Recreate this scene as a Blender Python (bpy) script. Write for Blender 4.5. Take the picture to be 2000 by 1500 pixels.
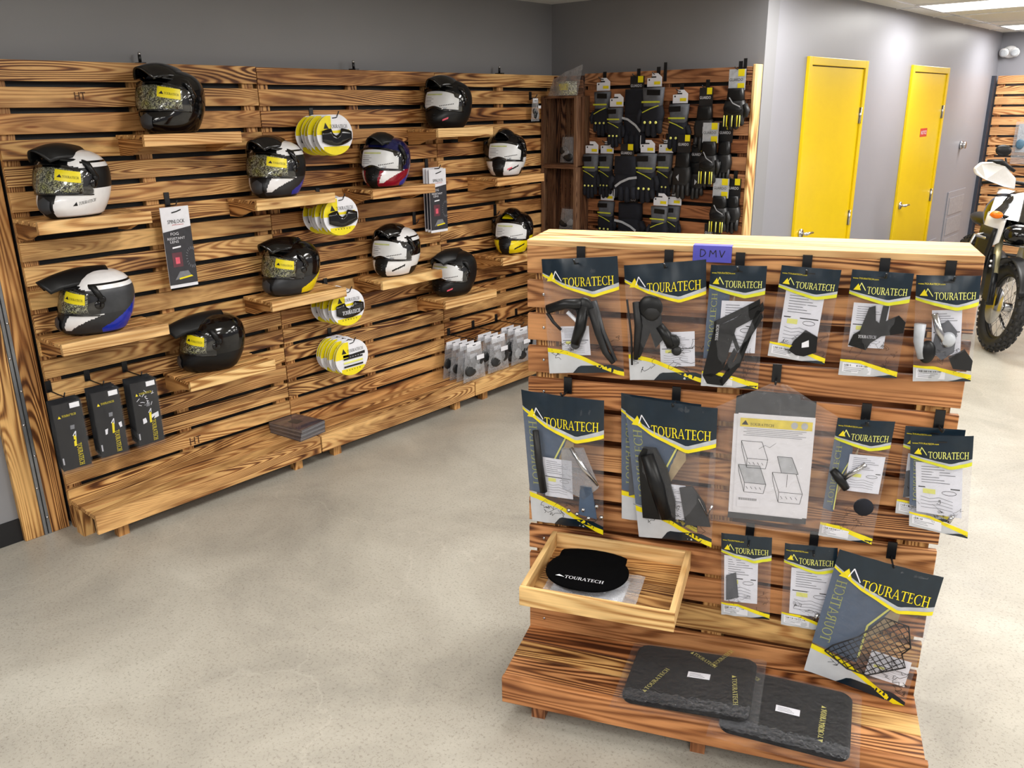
import bpy, math, random
from mathutils import Vector, Matrix, noise
R = math.radians
random.seed(7)
for o in list(bpy.data.objects): bpy.data.objects.remove(o)
S = bpy.context.scene
COL = S.collection

# ------------------------------------------------------------ camera
CAM = Vector((3.8777, -0.8394, 1.8105)); F = 1639.52
pi_, ya_, ro_ = R(18.243), R(-41.318), R(-0.8179)
fw = Vector((math.sin(ya_)*math.cos(pi_), math.cos(ya_)*math.cos(pi_), -math.sin(pi_)))
rt = Vector((math.cos(ya_), -math.sin(ya_), 0)); up = rt.cross(fw)
r2 = rt*math.cos(ro_)+up*math.sin(ro_); u2 = up*math.cos(ro_)-rt*math.sin(ro_)
cd = bpy.data.cameras.new('camera'); cam = bpy.data.objects.new('camera', cd); COL.objects.link(cam)
M = Matrix((r2, u2, -fw)).transposed().to_4x4(); M.translation = CAM
cam.matrix_world = M
cd.sensor_width = 36; cd.lens = F/2000*36; cd.clip_start = .05
S.camera = cam

# ------------------------------------------------------------ light and exposure
S.view_settings.view_transform = 'Standard'; S.view_settings.look = 'None'
S.view_settings.gamma = 1; S.view_settings.exposure = 0.1; S.view_settings.use_curve_mapping = False
W = bpy.data.worlds.new('world'); S.world = W; W.use_nodes = True
W.node_tree.nodes['Background'].inputs[0].default_value = (.8, .87, 1, 1)
W.node_tree.nodes['Background'].inputs[1].default_value = .3
LIGHT_W = 33.0
CEIL = 2.47
LIGHTS = [(x, y) for x in (2.36, 4.8, 7.2) for y in (-3.5, -1.1, 1.4, 3.9, 6.33, 8.75)]

# ------------------------------------------------------------ materials
MC = {}
def newmat(name):
    m = bpy.data.materials.new(name); m.use_nodes = True; m.node_tree.nodes.clear(); return m
def srgb(c):
    return tuple(((v/255)/12.92 if v/255 <= .04045 else ((v/255+.055)/1.055)**2.4) for v in c)+(1,)
def N(m, t, **k):
    n = m.node_tree.nodes.new(t)
    for a, b in k.items(): setattr(n, a, b)
    return n
def L(m, a, b): m.node_tree.links.new(a, b)
def bsdf(m, base=None, rough=.5, metal=0, spec=.5, coat=0):
    o = N(m, 'ShaderNodeOutputMaterial'); b = N(m, 'ShaderNodeBsdfPrincipled'); L(m, b.outputs[0], o.inputs[0])
    if base: b.inputs['Base Color'].default_value = base
    b.inputs['Roughness'].default_value = rough; b.inputs['Metallic'].default_value = metal
    b.inputs['Specular IOR Level'].default_value = spec; b.inputs['Coat Weight'].default_value = coat
    b.inputs['Coat Roughness'].default_value = .06
    return b
def ramp(m, stops, interp='LINEAR'):
    r = N(m, 'ShaderNodeValToRGB'); e = r.color_ramp; e.interpolation = interp
    while len(e.elements) < len(stops): e.elements.new(.5)
    for i, (p, c) in enumerate(stops): e.elements[i].position = p; e.elements[i].color = c
    return r
def math_(m, op, a, b=None, c=None):
    n = N(m, 'ShaderNodeMath', operation=op)
    for i, v in enumerate((a, b, c)):
        if v is None: continue
        if isinstance(v, (int, float)): n.inputs[i].default_value = v
        else: L(m, v, n.inputs[i])
    return n.outputs[0]
def plain(name, rgb, rough=.5, metal=0, spec=.5, coat=0, var=.12, nscale=40, bump=0):
    """flat coloured material with a faint procedural mottling"""
    if name in MC: return MC[name]
    m = newmat(name); c = srgb(rgb); b = bsdf(m, c, rough, metal, spec, coat)
    tc = N(m, 'ShaderNodeTexCoord'); nz = N(m, 'ShaderNodeTexNoise'); nz.inputs['Scale'].default_value = nscale
    L(m, tc.outputs['Object'], nz.inputs['Vector'])
    r = ramp(m, [(.3, tuple(v*(1-var) for v in c[:3])+(1,)), (.7, tuple(min(1, v*(1+var)) for v in c[:3])+(1,))])
    L(m, nz.outputs[0], r.inputs[0]); L(m, r.outputs[0], b.inputs['Base Color'])
    if bump:
        bp = N(m, 'ShaderNodeBump'); bp.inputs['Strength'].default_value = bump; bp.inputs['Distance'].default_value = .01
        L(m, nz.outputs[0], bp.inputs['Height']); L(m, bp.outputs[0], b.inputs['Normal'])
    MC[name] = m; return m

def wood(name, light, mid, dark, burn=.5, k=24, rough=.5):
    if name in MC: return MC[name]
    m = newmat(name); b = bsdf(m, rough=rough, spec=.3)
    at = N(m, 'ShaderNodeAttribute', attribute_name='gr'); tn = N(m, 'ShaderNodeAttribute', attribute_name='tone')
    def mapped(s):
        mp = N(m, 'ShaderNodeMapping'); mp.inputs['Scale'].default_value = s; L(m, at.outputs['Vector'], mp.inputs['Vector']); return mp.outputs[0]
    def nz(v, detail=2, rough=.5, dist=0):
        n = N(m, 'ShaderNodeTexNoise'); n.inputs['Scale'].default_value = 1; n.inputs['Detail'].default_value = detail
        n.inputs['Roughness'].default_value = rough; n.inputs['Distortion'].default_value = dist; L(m, v, n.inputs['Vector']); return n.outputs[0]
    cont = nz(mapped((.9, 10, 10)), 1.0, .3, .15)
    ph = math_(m, 'MULTIPLY', cont, float(k)*6.283)
    wv = math_(m, 'SINE', ph)
    amp = nz(mapped((1.1, 5, 5)), 2, .5)
    amp = math_(m, 'MULTIPLY_ADD', amp, 2.0, -.46)
    wv = math_(m, 'MULTIPLY_ADD', wv, .5, -.5); wv = math_(m, 'MULTIPLY', wv, amp); wv = math_(m, 'ADD', wv, .88)
    fib = nz(mapped((5, 230, 230)), 3, .6)
    wv2 = math_(m, 'MULTIPLY_ADD', fib, .6, -.3)
    wv = math_(m, 'ADD', wv, wv2)
    rp = ramp(m, [(.14, srgb(dark)), (.42, srgb(mid)), (.68, srgb(light)), (1, srgb(tuple(min(255, v*1.1) for v in light)))])
    L(m, wv, rp.inputs[0])
    # scorched patches in the torched boards
    bn = nz(mapped((2.2, 9, 9)), 3, .6, .6)
    br = ramp(m, [(.36, (.26, .16, .10, 1)), (.56, (1, 1, 1, 1))]); L(m, bn, br.inputs[0])
    mx = N(m, 'ShaderNodeMix', data_type='RGBA', blend_type='MULTIPLY'); mx.inputs[0].default_value = burn
    L(m, rp.outputs[0], mx.inputs[6]); L(m, br.outputs[0], mx.inputs[7])
    # per-board tone
    tr = ramp(m, [(0, (.62, .50, .42, 1)), (.35, (.88, .76, .68, 1)), (.7, (1, 1, 1, 1)), (1, (1.0, 1.0, .92, 1))])
    L(m, tn.outputs['Fac'], tr.inputs[0])
    mx2 = N(m, 'ShaderNodeMix', data_type='RGBA', blend_type='MULTIPLY'); mx2.inputs[0].default_value = 1
    L(m, mx.outputs[2], mx2.inputs[6]); L(m, tr.outputs[0], mx2.inputs[7])
    # knots
    vo = N(m, 'ShaderNodeTexVoronoi'); vo.inputs['Scale'].default_value = 1; L(m, mapped((1.6, 9, 0)), vo.inputs['Vector'])
    kr = ramp(m, [(0, (.16, .08, .05, 1)), (.045, (.42, .26, .17, 1)), (.075, (1, 1, 1, 1))]); L(m, vo.outputs['Distance'], kr.inputs[0])
    mx3 = N(m, 'ShaderNodeMix', data_type='RGBA', blend_type='MULTIPLY'); mx3.inputs[0].default_value = .9
    L(m, mx2.outputs[2], mx3.inputs[6]); L(m, kr.outputs[0], mx3.inputs[7])
    L(m, mx3.outputs[2], b.inputs['Base Color'])
    bp = N(m, 'ShaderNodeBump'); bp.inputs['Strength'].default_value = .25; bp.inputs['Distance'].default_value = .002
    L(m, wv, bp.inputs['Height']); L(m, bp.outputs[0], b.inputs['Normal'])
    MC[name] = m; return m

def film(name, tint=(.9, .9, .92), fac=.16, rough=.12, scale=26, wr=.6, k=.35):
    """thin wrinkled clear plastic"""
    if name in MC: return MC[name]
    m = newmat(name); o = N(m, 'ShaderNodeOutputMaterial')
    tr = N(m, 'ShaderNodeBsdfTransparent'); tr.inputs[0].default_value = tint+(1,)
    b = N(m, 'ShaderNodeBsdfPrincipled'); b.inputs['Base Color'].default_value = (.72, .73, .76, 1)
    b.inputs['Roughness'].default_value = rough; b.inputs['Specular IOR Level'].default_value = .9
    mix = N(m, 'ShaderNodeMixShader'); lw = N(m, 'ShaderNodeLayerWeight'); lw.inputs[0].default_value = .25
    tc = N(m, 'ShaderNodeTexCoord'); n = N(m, 'ShaderNodeTexNoise'); n.inputs['Scale'].default_value = scale
    n.inputs['Detail'].default_value = 3; n.inputs['Distortion'].default_value = 1.2; L(m, tc.outputs['Object'], n.inputs['Vector'])
    bp = N(m, 'ShaderNodeBump'); bp.inputs['Strength'].default_value = wr; bp.inputs['Distance'].default_value = .012
    L(m, n.outputs[0], bp.inputs['Height']); L(m, bp.outputs[0], b.inputs['Normal']); L(m, bp.outputs[0], lw.inputs['Normal'])
    f = math_(m, 'MULTIPLY_ADD', lw.outputs['Facing'], k, fac)
    L(m, f, mix.inputs[0]); L(m, tr.outputs[0], mix.inputs[1]); L(m, b.outputs[0], mix.inputs[2]); L(m, mix.outputs[0], o.inputs[0])
    MC[name] = m; return m

WOOD = wood('torched_pine', (212, 170, 112), (172, 120, 70), (92, 56, 32), .72)
WOODS = wood('stand_pine', (198, 146, 98), (158, 106, 64), (84, 48, 28), .6, k=20)
WOODR = wood('torched_pine_red', (176, 126, 88), (132, 86, 56), (66, 38, 24), .7)
WOODL = wood('light_pine', (222, 186, 130), (204, 160, 102), (158, 110, 62), .35, k=13)
WOODG = wood('golden_pine', (210, 166, 106), (168, 118, 66), (96, 60, 32), .5)
CRATE = wood('dark_crate_wood', (128, 96, 72), (100, 70, 52), (52, 34, 26), .6, rough=.7)
BLACK = plain('black_paint', (14, 14, 17), .6)
HOOK = plain('black_hook_metal', (16, 17, 20), .35)
RUB = plain('black_rubber', (20, 20, 22), .55)
GLOSSK = plain('gloss_black', (5, 5, 7), .12, coat=.4, spec=.4)
MATTK = plain('matte_black', (14, 15, 17), .4, spec=.35)
GREYD = plain('dark_grey_plastic', (52, 54, 58), .4)
GREYM = plain('mid_grey_fabric', (84, 86, 92), .8)
GREYL = plain('light_grey_print', (176, 180, 186), .45)
WHITE = plain('white_gloss', (232, 232, 234), .2, coat=.4, var=.03)
PAPER = plain('white_paper', (226, 227, 234), .6, var=.03)
YEL = plain('yellow_print', (232, 214, 20), .4, var=.04)
YELG = plain('yellow_gloss', (235, 212, 16), .2, coat=.4, var=.04)
LYEL = plain('pale_yellow_print', (226, 226, 120), .45, var=.04)
NAVY = plain('navy_print', (18, 34, 46), .28, var=.1)
NAVYF = plain('navy_fabric', (11, 14, 26), .85, var=.2)
INK = plain('black_ink', (20, 20, 22), .6)
INKG = plain('grey_ink', (120, 122, 128), .6)
BLUE = plain('blue_gloss', (22, 48, 170), .2, coat=.4)
DBLUE = plain('dark_blue_gloss', (20, 24, 74), .2, coat=.4)
RED = plain('dark_red_gloss', (140, 16, 40), .2, coat=.4)
REDS = plain('red_sign', (190, 40, 36), .4)
CHROME = plain('brushed_steel', (190, 190, 192), .22, metal=1, var=.05)
ALU = plain('aluminium_strip', (150, 154, 160), .35, metal=.9, var=.05)
GOLD = plain('gold_fork_tube', (180, 174, 140), .3, metal=.6, var=.05)
ORANGE = plain('orange_lens', (240, 120, 10), .15)
DOORY = plain('yellow_door_paint', (212, 180, 0), .28, var=.02, nscale=6)
PURPLE = plain('purple_tape', (86, 84, 190), .7, var=.05)
BACKP = plain('blue_grey_print', (70, 88, 112), .35, var=.08)
WALLP = plain('grey_wall_paint', (134, 134, 141), .42, var=.02, nscale=3)
WALLD = plain('dark_grey_wall_paint', (128, 128, 131), .5, var=.02, nscale=3)
CEILM = plain('ceiling_tile', (214, 212, 206), .85, var=.04, nscale=60)
FILM = film('clear_plastic_film', (.93, .93, .95), .04, .09, 26, .9, .32)
FILMW = film('crinkled_plastic_film', (.86, .87, .88), .22, .12, 34, .9, .5)
FILMT = film('thin_clear_film', (.97, .97, .98), .015, .1, 18, .4, .2)

def glassmat(name, tint, fac, rough=.05):
    if name in MC: return MC[name]
    m = newmat(name); o = N(m, 'ShaderNodeOutputMaterial'); tr = N(m, 'ShaderNodeBsdfTransparent'); tr.inputs[0].default_value = tint
    g = N(m, 'ShaderNodeBsdfGlossy'); g.inputs['Roughness'].default_value = rough
    mix = N(m, 'ShaderNodeMixShader'); lw = N(m, 'ShaderNodeLayerWeight'); lw.inputs[0].default_value = .4
    f = math_(m, 'MULTIPLY_ADD', lw.outputs['Fresnel'], .8, fac); L(m, f, mix.inputs[0])
    L(m, tr.outputs[0], mix.inputs[1]); L(m, g.outputs[0], mix.inputs[2]); L(m, mix.outputs[0], o.inputs[0]); MC[name] = m; return m
VISOR = glassmat('clear_visor', (.85, .86, .88, 1), .05)
SMOKE = glassmat('smoked_windscreen', (.45, .47, .5, 1), .12)

def camo(name):
    m = newmat(name); b = bsdf(m, rough=.3)
    tc = N(m, 'ShaderNodeTexCoord'); v = N(m, 'ShaderNodeTexVoronoi'); v.inputs['Scale'].default_value = 95; v.feature = 'DISTANCE_TO_EDGE'
    n = N(m, 'ShaderNodeTexNoise'); n.inputs['Scale'].default_value = 30
    L(m, tc.outputs['Object'], n.inputs['Vector']); 
    mx = N(m, 'ShaderNodeMix', data_type='RGBA'); mx.inputs[0].default_value = .06; L(m, tc.outputs['Object'], mx.inputs[6]); L(m, n.outputs[1], mx.inputs[7]); L(m, mx.outputs[2], v.inputs['Vector'])
    r = ramp(m, [(.05, srgb((18, 18, 16))), (.12, srgb((190, 186, 160))), (.3, srgb((240, 240, 220)))]); L(m, v.outputs['Distance'], r.inputs[0])
    r2_ = ramp(m, [(.30, srgb((150, 148, 130))), (.42, (1, 1, 1, 1)), (.74, srgb((246, 246, 130)))]); L(m, n.outputs[0], r2_.inputs[0])
    m2 = N(m, 'ShaderNodeMix', data_type='RGBA', blend_type='MULTIPLY'); m2.inputs[0].default_value = 1
    L(m, r.outputs[0], m2.inputs[6]); L(m, r2_.outputs[0], m2.inputs[7]); L(m, m2.outputs[2], b.inputs['Base Color']); return m
CAMO = camo('stone_pattern_print')

def emis(name, col, s):
    m = newmat(name); o = N(m, 'ShaderNodeOutputMaterial'); e = N(m, 'ShaderNodeEmission')
    e.inputs[0].default_value = col; e.inputs[1].default_value = s; L(m, e.outputs[0], o.inputs[0]); return m
LITE = emis('lit_diffuser', (1, .97, .92, 1), 4.5)

def concrete():
    m = newmat('polished_concrete'); b = bsdf(m, rough=.32, spec=.35)
    tc = N(m, 'ShaderNodeTexCoord')
    def nz(s, d=4, r=.6, dist=0):
        n = N(m, 'ShaderNodeTexNoise'); n.inputs['Scale'].default_value = s; n.inputs['Detail'].default_value = d
        n.inputs['Roughness'].default_value = r; n.inputs['Distortion'].default_value = dist; L(m, tc.outputs['Object'], n.inputs['Vector']); return n.outputs[0]
    r = ramp(m, [(.28, srgb((144, 140, 131))), (.5, srgb((170, 165, 154))), (.72, srgb((188, 184, 173)))]); L(m, nz(1.3, 6, .62, .5), r.inputs[0])
    sp = ramp(m, [(.35, (.62, .6, .57, 1)), (.46, (1, 1, 1, 1)), (.63, (1, 1, 1, 1)), (.72, (1.12, 1.12, 1.1, 1))]); L(m, nz(95, 3, .75), sp.inputs[0])
    mx = N(m, 'ShaderNodeMix', data_type='RGBA', blend_type='MULTIPLY'); mx.inputs[0].default_value = .75
    L(m, r.outputs[0], mx.inputs[6]); L(m, sp.outputs[0], mx.inputs[7])
    # aggregate pits that show only in worn patches
    vo = N(m, 'ShaderNodeTexVoronoi'); vo.inputs['Scale'].default_value = 120; L(m, tc.outputs['Object'], vo.inputs['Vector'])
    vr = ramp(m, [(.12, (.45, .42, .38, 1)), (.22, (1, 1, 1, 1))]); L(m, vo.outputs['Distance'], vr.inputs[0])
    pm = ramp(m, [(.5, (0, 0, 0, 1)), (.62, (.8, .8, .8, 1))]); L(m, nz(2.3, 3, .6), pm.inputs[0])
    mx2 = N(m, 'ShaderNodeMix', data_type='RGBA', blend_type='MULTIPLY'); L(m, pm.outputs[0], mx2.inputs[0])
    L(m, mx.outputs[2], mx2.inputs[6]); L(m, vr.outputs[0], mx2.inputs[7])
    # hairline cracks
    vc = N(m, 'ShaderNodeTexVoronoi', feature='DISTANCE_TO_EDGE'); vc.inputs['Scale'].default_value = .55
    wn = N(m, 'ShaderNodeTexNoise'); wn.inputs['Scale'].default_value = 2.5; wn.inputs['Detail'].default_value = 6; L(m, tc.outputs['Object'], wn.inputs['Vector'])
    wm = N(m, 'ShaderNodeMix', data_type='RGBA', blend_type='LINEAR_LIGHT'); wm.inputs[0].default_value = .3
    L(m, tc.outputs['Object'], wm.inputs[6]); L(m, wn.outputs[1], wm.inputs[7]); L(m, wm.outputs[2], vc.inputs['Vector'])
    cr = ramp(m, [(0, (1, 1, 1, 1)), (.0016, (0, 0, 0, 1))]); L(m, vc.outputs['Distance'], cr.inputs[0])
    cf = math_(m, 'MULTIPLY', cr.outputs[0], .12)
    mx3 = N(m, 'ShaderNodeMix', data_type='RGBA'); L(m, cf, mx3.inputs[0]); L(m, mx2.outputs[2], mx3.inputs[6]); mx3.inputs[7].default_value = srgb((222, 216, 204))
    L(m, mx3.outputs[2], b.inputs['Base Color'])
    rr = ramp(m, [(.3, (.28, .28, .28, 1)), (.7, (.48, .48, .48, 1))]); L(m, nz(3, 4), rr.inputs[0]); L(m, rr.outputs[0], b.inputs['Roughness'])
    return m
CONC = concrete()

# ------------------------------------------------------------ mesh helpers
class MB:
    def __init__(s): s.v = []; s.f = []; s.mi = []; s.gr = []; s.tn = []; s.mats = []; s.smooth = []
    def m(s, mat):
        if mat not in s.mats: s.mats.append(mat)
        return s.mats.index(mat)
    def add(s, vs, fs, mat, gr=None, tone=.6, smooth=False):
        b = len(s.v); i = s.m(mat)
        s.v += [tuple(v) for v in vs]
        s.f += [tuple(b+k for k in f) for f in fs]; s.mi += [i]*len(fs); s.smooth += [smooth]*len(fs)
        s.gr += [tuple(g) for g in gr] if gr else [(0, 0, 0)]*len(vs); s.tn += [tone]*len(vs)
    def box(s, lo, hi, mat, axis=0, tone=None, Rm=None, piv=(0, 0, 0), taper=None):
        """axis = direction of the wood grain"""
        x0, y0, z0 = lo; x1, y1, z1 = hi
        vs = [Vector(p) for p in ((x0, y0, z0), (x1, y0, z0), (x1, y1, z0), (x0, y1, z0), (x0, y0, z1), (x1, y0, z1), (x1, y1, z1), (x0, y1, z1))]
        if taper: vs = [taper(v) for v in vs]
        if tone is None: tone = random.random()
        o = (random.uniform(0, 60), random.uniform(0, 9), random.uniform(0, 9))
        od = {0: (0, 2, 1), 1: (1, 2, 0), 2: (2, 0, 1)}[axis]
        gr = [(v[od[0]]+o[0], v[od[1]]+v[od[2]]*.9+o[1], o[2]) for v in vs]
        if Rm is not None: pv = Vector(piv); vs = [Rm @ (v-pv)+pv for v in vs]
        s.add(vs, [(0, 3, 2, 1), (4, 5, 6, 7), (0, 1, 5, 4), (1, 2, 6, 5), (2, 3, 7, 6), (3, 0, 4, 7)], mat, gr, tone)
    def tube(s, pts, r, mat, n=10, caps=True):
        pts = [Vector(p) for p in pts]; rs = r if isinstance(r, (list, tuple)) else [r]*len(pts)
        vs = []; fs = []; prev = None
        for i, p in enumerate(pts):
            d = (pts[min(i+1, len(pts)-1)]-pts[max(i-1, 0)]).normalized()
            a = prev if prev is not None else (Vector((0, 0, 1)) if abs(d.z) < .9 else Vector((1, 0, 0)))
            a = (a-d*a.dot(d)).normalized(); b = d.cross(a); prev = a
            for k in range(n):
                t = 2*math.pi*k/n; vs.append(p+(a*math.cos(t)+b*math.sin(t))*rs[i])
        for i in range(len(pts)-1):
            for k in range(n): fs.append((i*n+k, i*n+(k+1) % n, (i+1)*n+(k+1) % n, (i+1)*n+k))
        if caps: fs.append(tuple(range(n-1, -1, -1))); fs.append(tuple((len(pts)-1)*n+k for k in range(n)))
        s.add(vs, fs, mat, smooth=True)
    def ell(s, c, rad, mat, nu=16, nv=10, Rm=None, f=None, seam=0):
        c = Vector(c); vs = []; fs = []
        for j in range(nv+1):
            ph = math.pi*j/nv
            for i in range(nu):
                th = 2*math.pi*i/nu; d = Vector((math.sin(ph)*math.cos(th)*rad[0], math.sin(ph)*math.sin(th)*rad[1], math.cos(ph)*rad[2]))
                if f: d = f(d)
                if Rm is not None: d = Rm @ d
                vs.append(c+d)
        for j in range(nv):
            for i in range(nu): fs.append((j*nu+i, (j+1)*nu+i, (j+1)*nu+(i+1) % nu, j*nu+(i+1) % nu))
        s.add(vs, fs, mat, smooth=True)
    def grid(s, fn, s0, s1, t0, t1, ns, nt, mat, smooth=True):
        """fn(s,t)->point ; t0,t1 may be functions of s"""
        vs = []; fs = []
        for i in range(ns+1):
            a = s0+(s1-s0)*i/ns; lo = t0(a) if callable(t0) else t0; hi = t1(a) if callable(t1) else t1
            for j in range(nt+1): vs.append(fn(a, lo+(hi-lo)*j/nt))
        for i in range(ns):
            for j in range(nt): k = i*(nt+1)+j; fs.append((k, k+nt+1, k+nt+2, k+1))
        s.add(vs, fs, mat, smooth=smooth)
    def prism(s, poly, y0, y1, mat, holes=(), smooth=False, fn=None):
        """polygon in x,z extruded along y (front y0, back y1)"""
        n = len(poly); vs = [(p[0], y0, p[1]) for p in poly]+[(p[0], y1, p[1]) for p in poly]
        fs = [tuple(range(n)), tuple(range(2*n-1, n-1, -1))]+[(i, n+i, n+(i+1) % n, (i+1) % n) for i in range(n)]
        if fn: vs = [fn(Vector(v)) for v in vs]
        s.add(vs, fs, mat, smooth=smooth)
    def build(s, name, parent=None, loc=None, bevel=0, solid=0):
        me = bpy.data.meshes.new(name); me.from_pydata(s.v, [], s.f); 
        for m in s.mats: me.materials.append(m)
        me.polygons.foreach_set('material_index', s.mi); me.polygons.foreach_set('use_smooth', s.smooth)
        a = me.attributes.new('gr', 'FLOAT_VECTOR', 'POINT'); a.data.foreach_set('vector', [x for g in s.gr for x in g])
        a = me.attributes.new('tone', 'FLOAT', 'POINT'); a.data.foreach_set('value', s.tn)
        me.update()
        o = bpy.data.objects.new(name, me); COL.objects.link(o)
        if parent: o.parent = parent
        if loc: o.location = loc
        if bevel: b = o.modifiers.new('b', 'BEVEL'); b.width = bevel; b.segments = 2; b.limit_method = 'ANGLE'
        if solid: b = o.modifiers.new('s', 'SOLIDIFY'); b.thickness = solid; b.offset = 0
        return o
def tag(o, label, cat, group=None):
    o['label'] = label; o['category'] = cat
    if group: o['group'] = group
    return o
def thing(name, label, cat, loc=(0, 0, 0), rz=0, group=None, ry=0, rx=0):
    o = bpy.data.objects.new(name, None); o.empty_display_size = .05; COL.objects.link(o); o.location = loc; o.rotation_euler = (rx, ry, rz)
    return tag(o, label, cat, group)
def struct(o): o['kind'] = 'structure'; return o
def copy_thing(root, loc, label, group=None, rot=None):
    r = root.copy(); COL.objects.link(r); r.location = loc; r['label'] = label
    if group: r['group'] = group
    if rot: r.rotation_euler = rot
    def rec(a, b):
        for ch in list(a.children):
            c = ch.copy(); COL.objects.link(c); c.parent = b; rec(ch, c)
    rec(root, r); return r
ORD = ['front', 'second from front', 'third from front', 'fourth from front', 'fifth from front', 'sixth from front', 'seventh from front', 'eighth from front']

# ---------------- lettering
def arc(cx, cz, rx, rz, a0, a1, tx, tz, n=14):
    o = []
    for i in range(n):
        A = R(a0+(a1-a0)*i/n); B = R(a0+(a1-a0)*(i+1)/n)
        def p(t, k): return (cx+math.cos(t)*(rx-k*tx), cz+math.sin(t)*(rz-k*tz))
        o.append([p(A, 0), p(B, 0), p(B, 1), p(A, 1)])
    return o
def q(x0, z0, x1, z1): return [(x0, z0), (x1, z0), (x1, z1), (x0, z1)]
GL = {
 'T': (.78, [q(.32, 0, .46, 1), q(.02, .93, .76, 1), q(.0, .80, .05, 1), q(.73, .80, .78, 1), q(.22, 0, .56, .05)]),
 'O': (.92, arc(.46, .5, .46, .52, 0, 360, .14, .06, 22)),
 'U': (.82, [q(.10, .35, .24, 1), q(.64, .35, .71, 1), q(.0, .95, .34, 1), q(.54, .95, .82, 1)]+arc(.405, .35, .305, .37, 180, 360, .12, .08)),
 'R': (.78, [q(.10, 0, .24, 1), q(.0, 0, .34, .05), q(.0, .95, .3, 1), q(.24, .93, .40, 1), q(.24, .47, .40, .53), [(.36, .5), (.50, .5), (.80, 0), (.62, 0)]]+arc(.38, .735, .28, .265, -90, 90, .14, .06, 12)),
 'A': (.86, [[(.38, 1), (.46, 1), (.20, .3), (.08, 0), (.02, 0)], [(.40, 1), (.48, 1), (.82, 0), (.66, 0)], q(.18, .3, .62, .36), q(-.04, 0, .2, .05), q(.56, 0, .9, .05)]),
 'E': (.66, [q(.10, 0, .24, 1), q(.0, 0, .6, .06), q(.0, .94, .58, 1), q(.24, .48, .5, .54), q(.56, 0, .61, .2), q(.53, .82, .58, 1), q(.46, .4, .5, .62)]),
 'C': (.82, arc(.46, .5, .46, .52, 48, 312, .14, .06, 18)+[q(.72, .74, .77, .98), q(.72, .04, .77, .26)]),
 'H': (.90, [q(.10, 0, .24, 1), q(.64, 0, .78, 1), q(.24, .48, .64, .54), q(.0, 0, .34, .05), q(.0, .95, .34, 1), q(.54, 0, .88, .05), q(.54, .95, .88, 1)]),
}
def serif(txt):
    """list of polygons for a line of text, height 1, plus its width"""
    x = 0; out = []
    for c in txt:
        w, ps = GL[c]; out += [[(a+x, b) for a, b in p] for p in ps]; x += w+.06
    return out, x
SER, SERW = serif('TOURATECH')
FC = {}
def font(txt):
    if txt in FC: return FC[txt]
    cu = bpy.data.curves.new('t', 'FONT'); cu.body = txt; cu.size = 1; cu.resolution_u = 2
    ob = bpy.data.objects.new('t', cu); COL.objects.link(ob); bpy.context.view_layer.update()
    me = bpy.data.meshes.new_from_object(ob.evaluated_get(bpy.context.evaluated_depsgraph_get()))
    vs = [(v.co.x, v.co.y) for v in me.vertices]; fs = [tuple(p.vertices) for p in me.polygons]
    bpy.data.objects.remove(ob); bpy.data.meshes.remove(me); bpy.data.curves.remove(cu)
    x0 = min(v[0] for v in vs); x1 = max(v[0] for v in vs); z1 = max(v[1] for v in vs)
    FC[txt] = ([((a-x0)/z1, b/z1) for a, b in vs], fs, (x1-x0)/z1); return FC[txt]
def put_text(mb, fn, txt, s0, t0, ws, ht, mat, rot=0):
    """map text into the (s,t) rectangle of surface fn. ws,ht sizes in s,t units. rot=90 runs upward, mirror when 'm'"""
    if txt == 'TOURATECH':
        vs = []; fs = []
        for p in SER: b = len(vs); vs += p; fs.append(tuple(range(b, b+len(p))))
        w = SERW
    else: vs, fs, w = font(txt)
    o = []
    for a, b in vs:
        a /= w
        if rot == 0: o.append(fn(s0+a*ws, t0+b*ht))
        elif rot == 90: o.append(fn(s0+(1-b)*ws, t0+a*ht))
        elif rot == -90: o.append(fn(s0+b*ws, t0+(1-a)*ht))
        elif rot == 'm90': o.append(fn(s0+b*ws, t0+a*ht))
    mb.add(o, fs, mat)
def line(mb, fn, pts, w, mat, asp=1):
    for (a, b), (c, d) in zip(pts[:-1], pts[1:]):
        dx, dz = c-a, (d-b)*asp; l = math.hypot(dx, dz) or 1; nx, nz = -dz/l*w/2, dx/l*w/2/asp
        mb.add([fn(a+nx, b+nz), fn(c+nx, d+nz), fn(c-nx, d-nz), fn(a-nx, b-nz)], [(3, 2, 1, 0)], mat)
def poly(mb, fn, pts, mat): mb.add([fn(a, b) for a, b in pts], [tuple(range(len(pts)))], mat)
def logo(mb, fn, s, t, ws, ht, m1, m2):
    poly(mb, fn, [(s, t), (s+.62*ws, t), (s+.36*ws, t+.9*ht)], m1)
    line(mb, fn, [(s+.42*ws, t+.2*ht), (s+.6*ws, t+ht), (s+ws, t+.0*ht)], .05*ws, m2)

# ------------------------------------------------------------ room shell
YB, XC, YE, X1, Y0 = 4.0377, 1.568, 9.5, 8.6, -5.0
def slab(name, lo, hi, mat):
    b = MB(); b.box(lo, hi, mat); return struct(b.build(name))
slab('floor', (-.2, Y0, -.1), (X1, YE, 0), CONC)
cb = MB(); cb.box((-.2, Y0, CEIL), (X1, YE, CEIL+.1), CEILM)
for i in range(16):
    y = -4.8+.915*i; cb.box((-.0, y, CEIL-.006), (X1, y+.025, CEIL), WHITE)
for i in range(14):
    x = .52+.61*i; cb.box((x, Y0, CEIL-.006), (x+.025, YE, CEIL), WHITE)
struct(cb.build('ceiling'))
slab('wall_left', (-.2, Y0, 0), (0, YB, CEIL), WALLD)
slab('wall_back', (-.2, YB, 0), (XC, YB+.15, CEIL), WALLD)
slab('wall_doors', (XC-.15, YB+.15, 0), (XC, YE, CEIL), WALLP)
slab('wall_far', (XC-.15, YE, 0), (X1, YE+.2, CEIL), WALLP)
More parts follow.
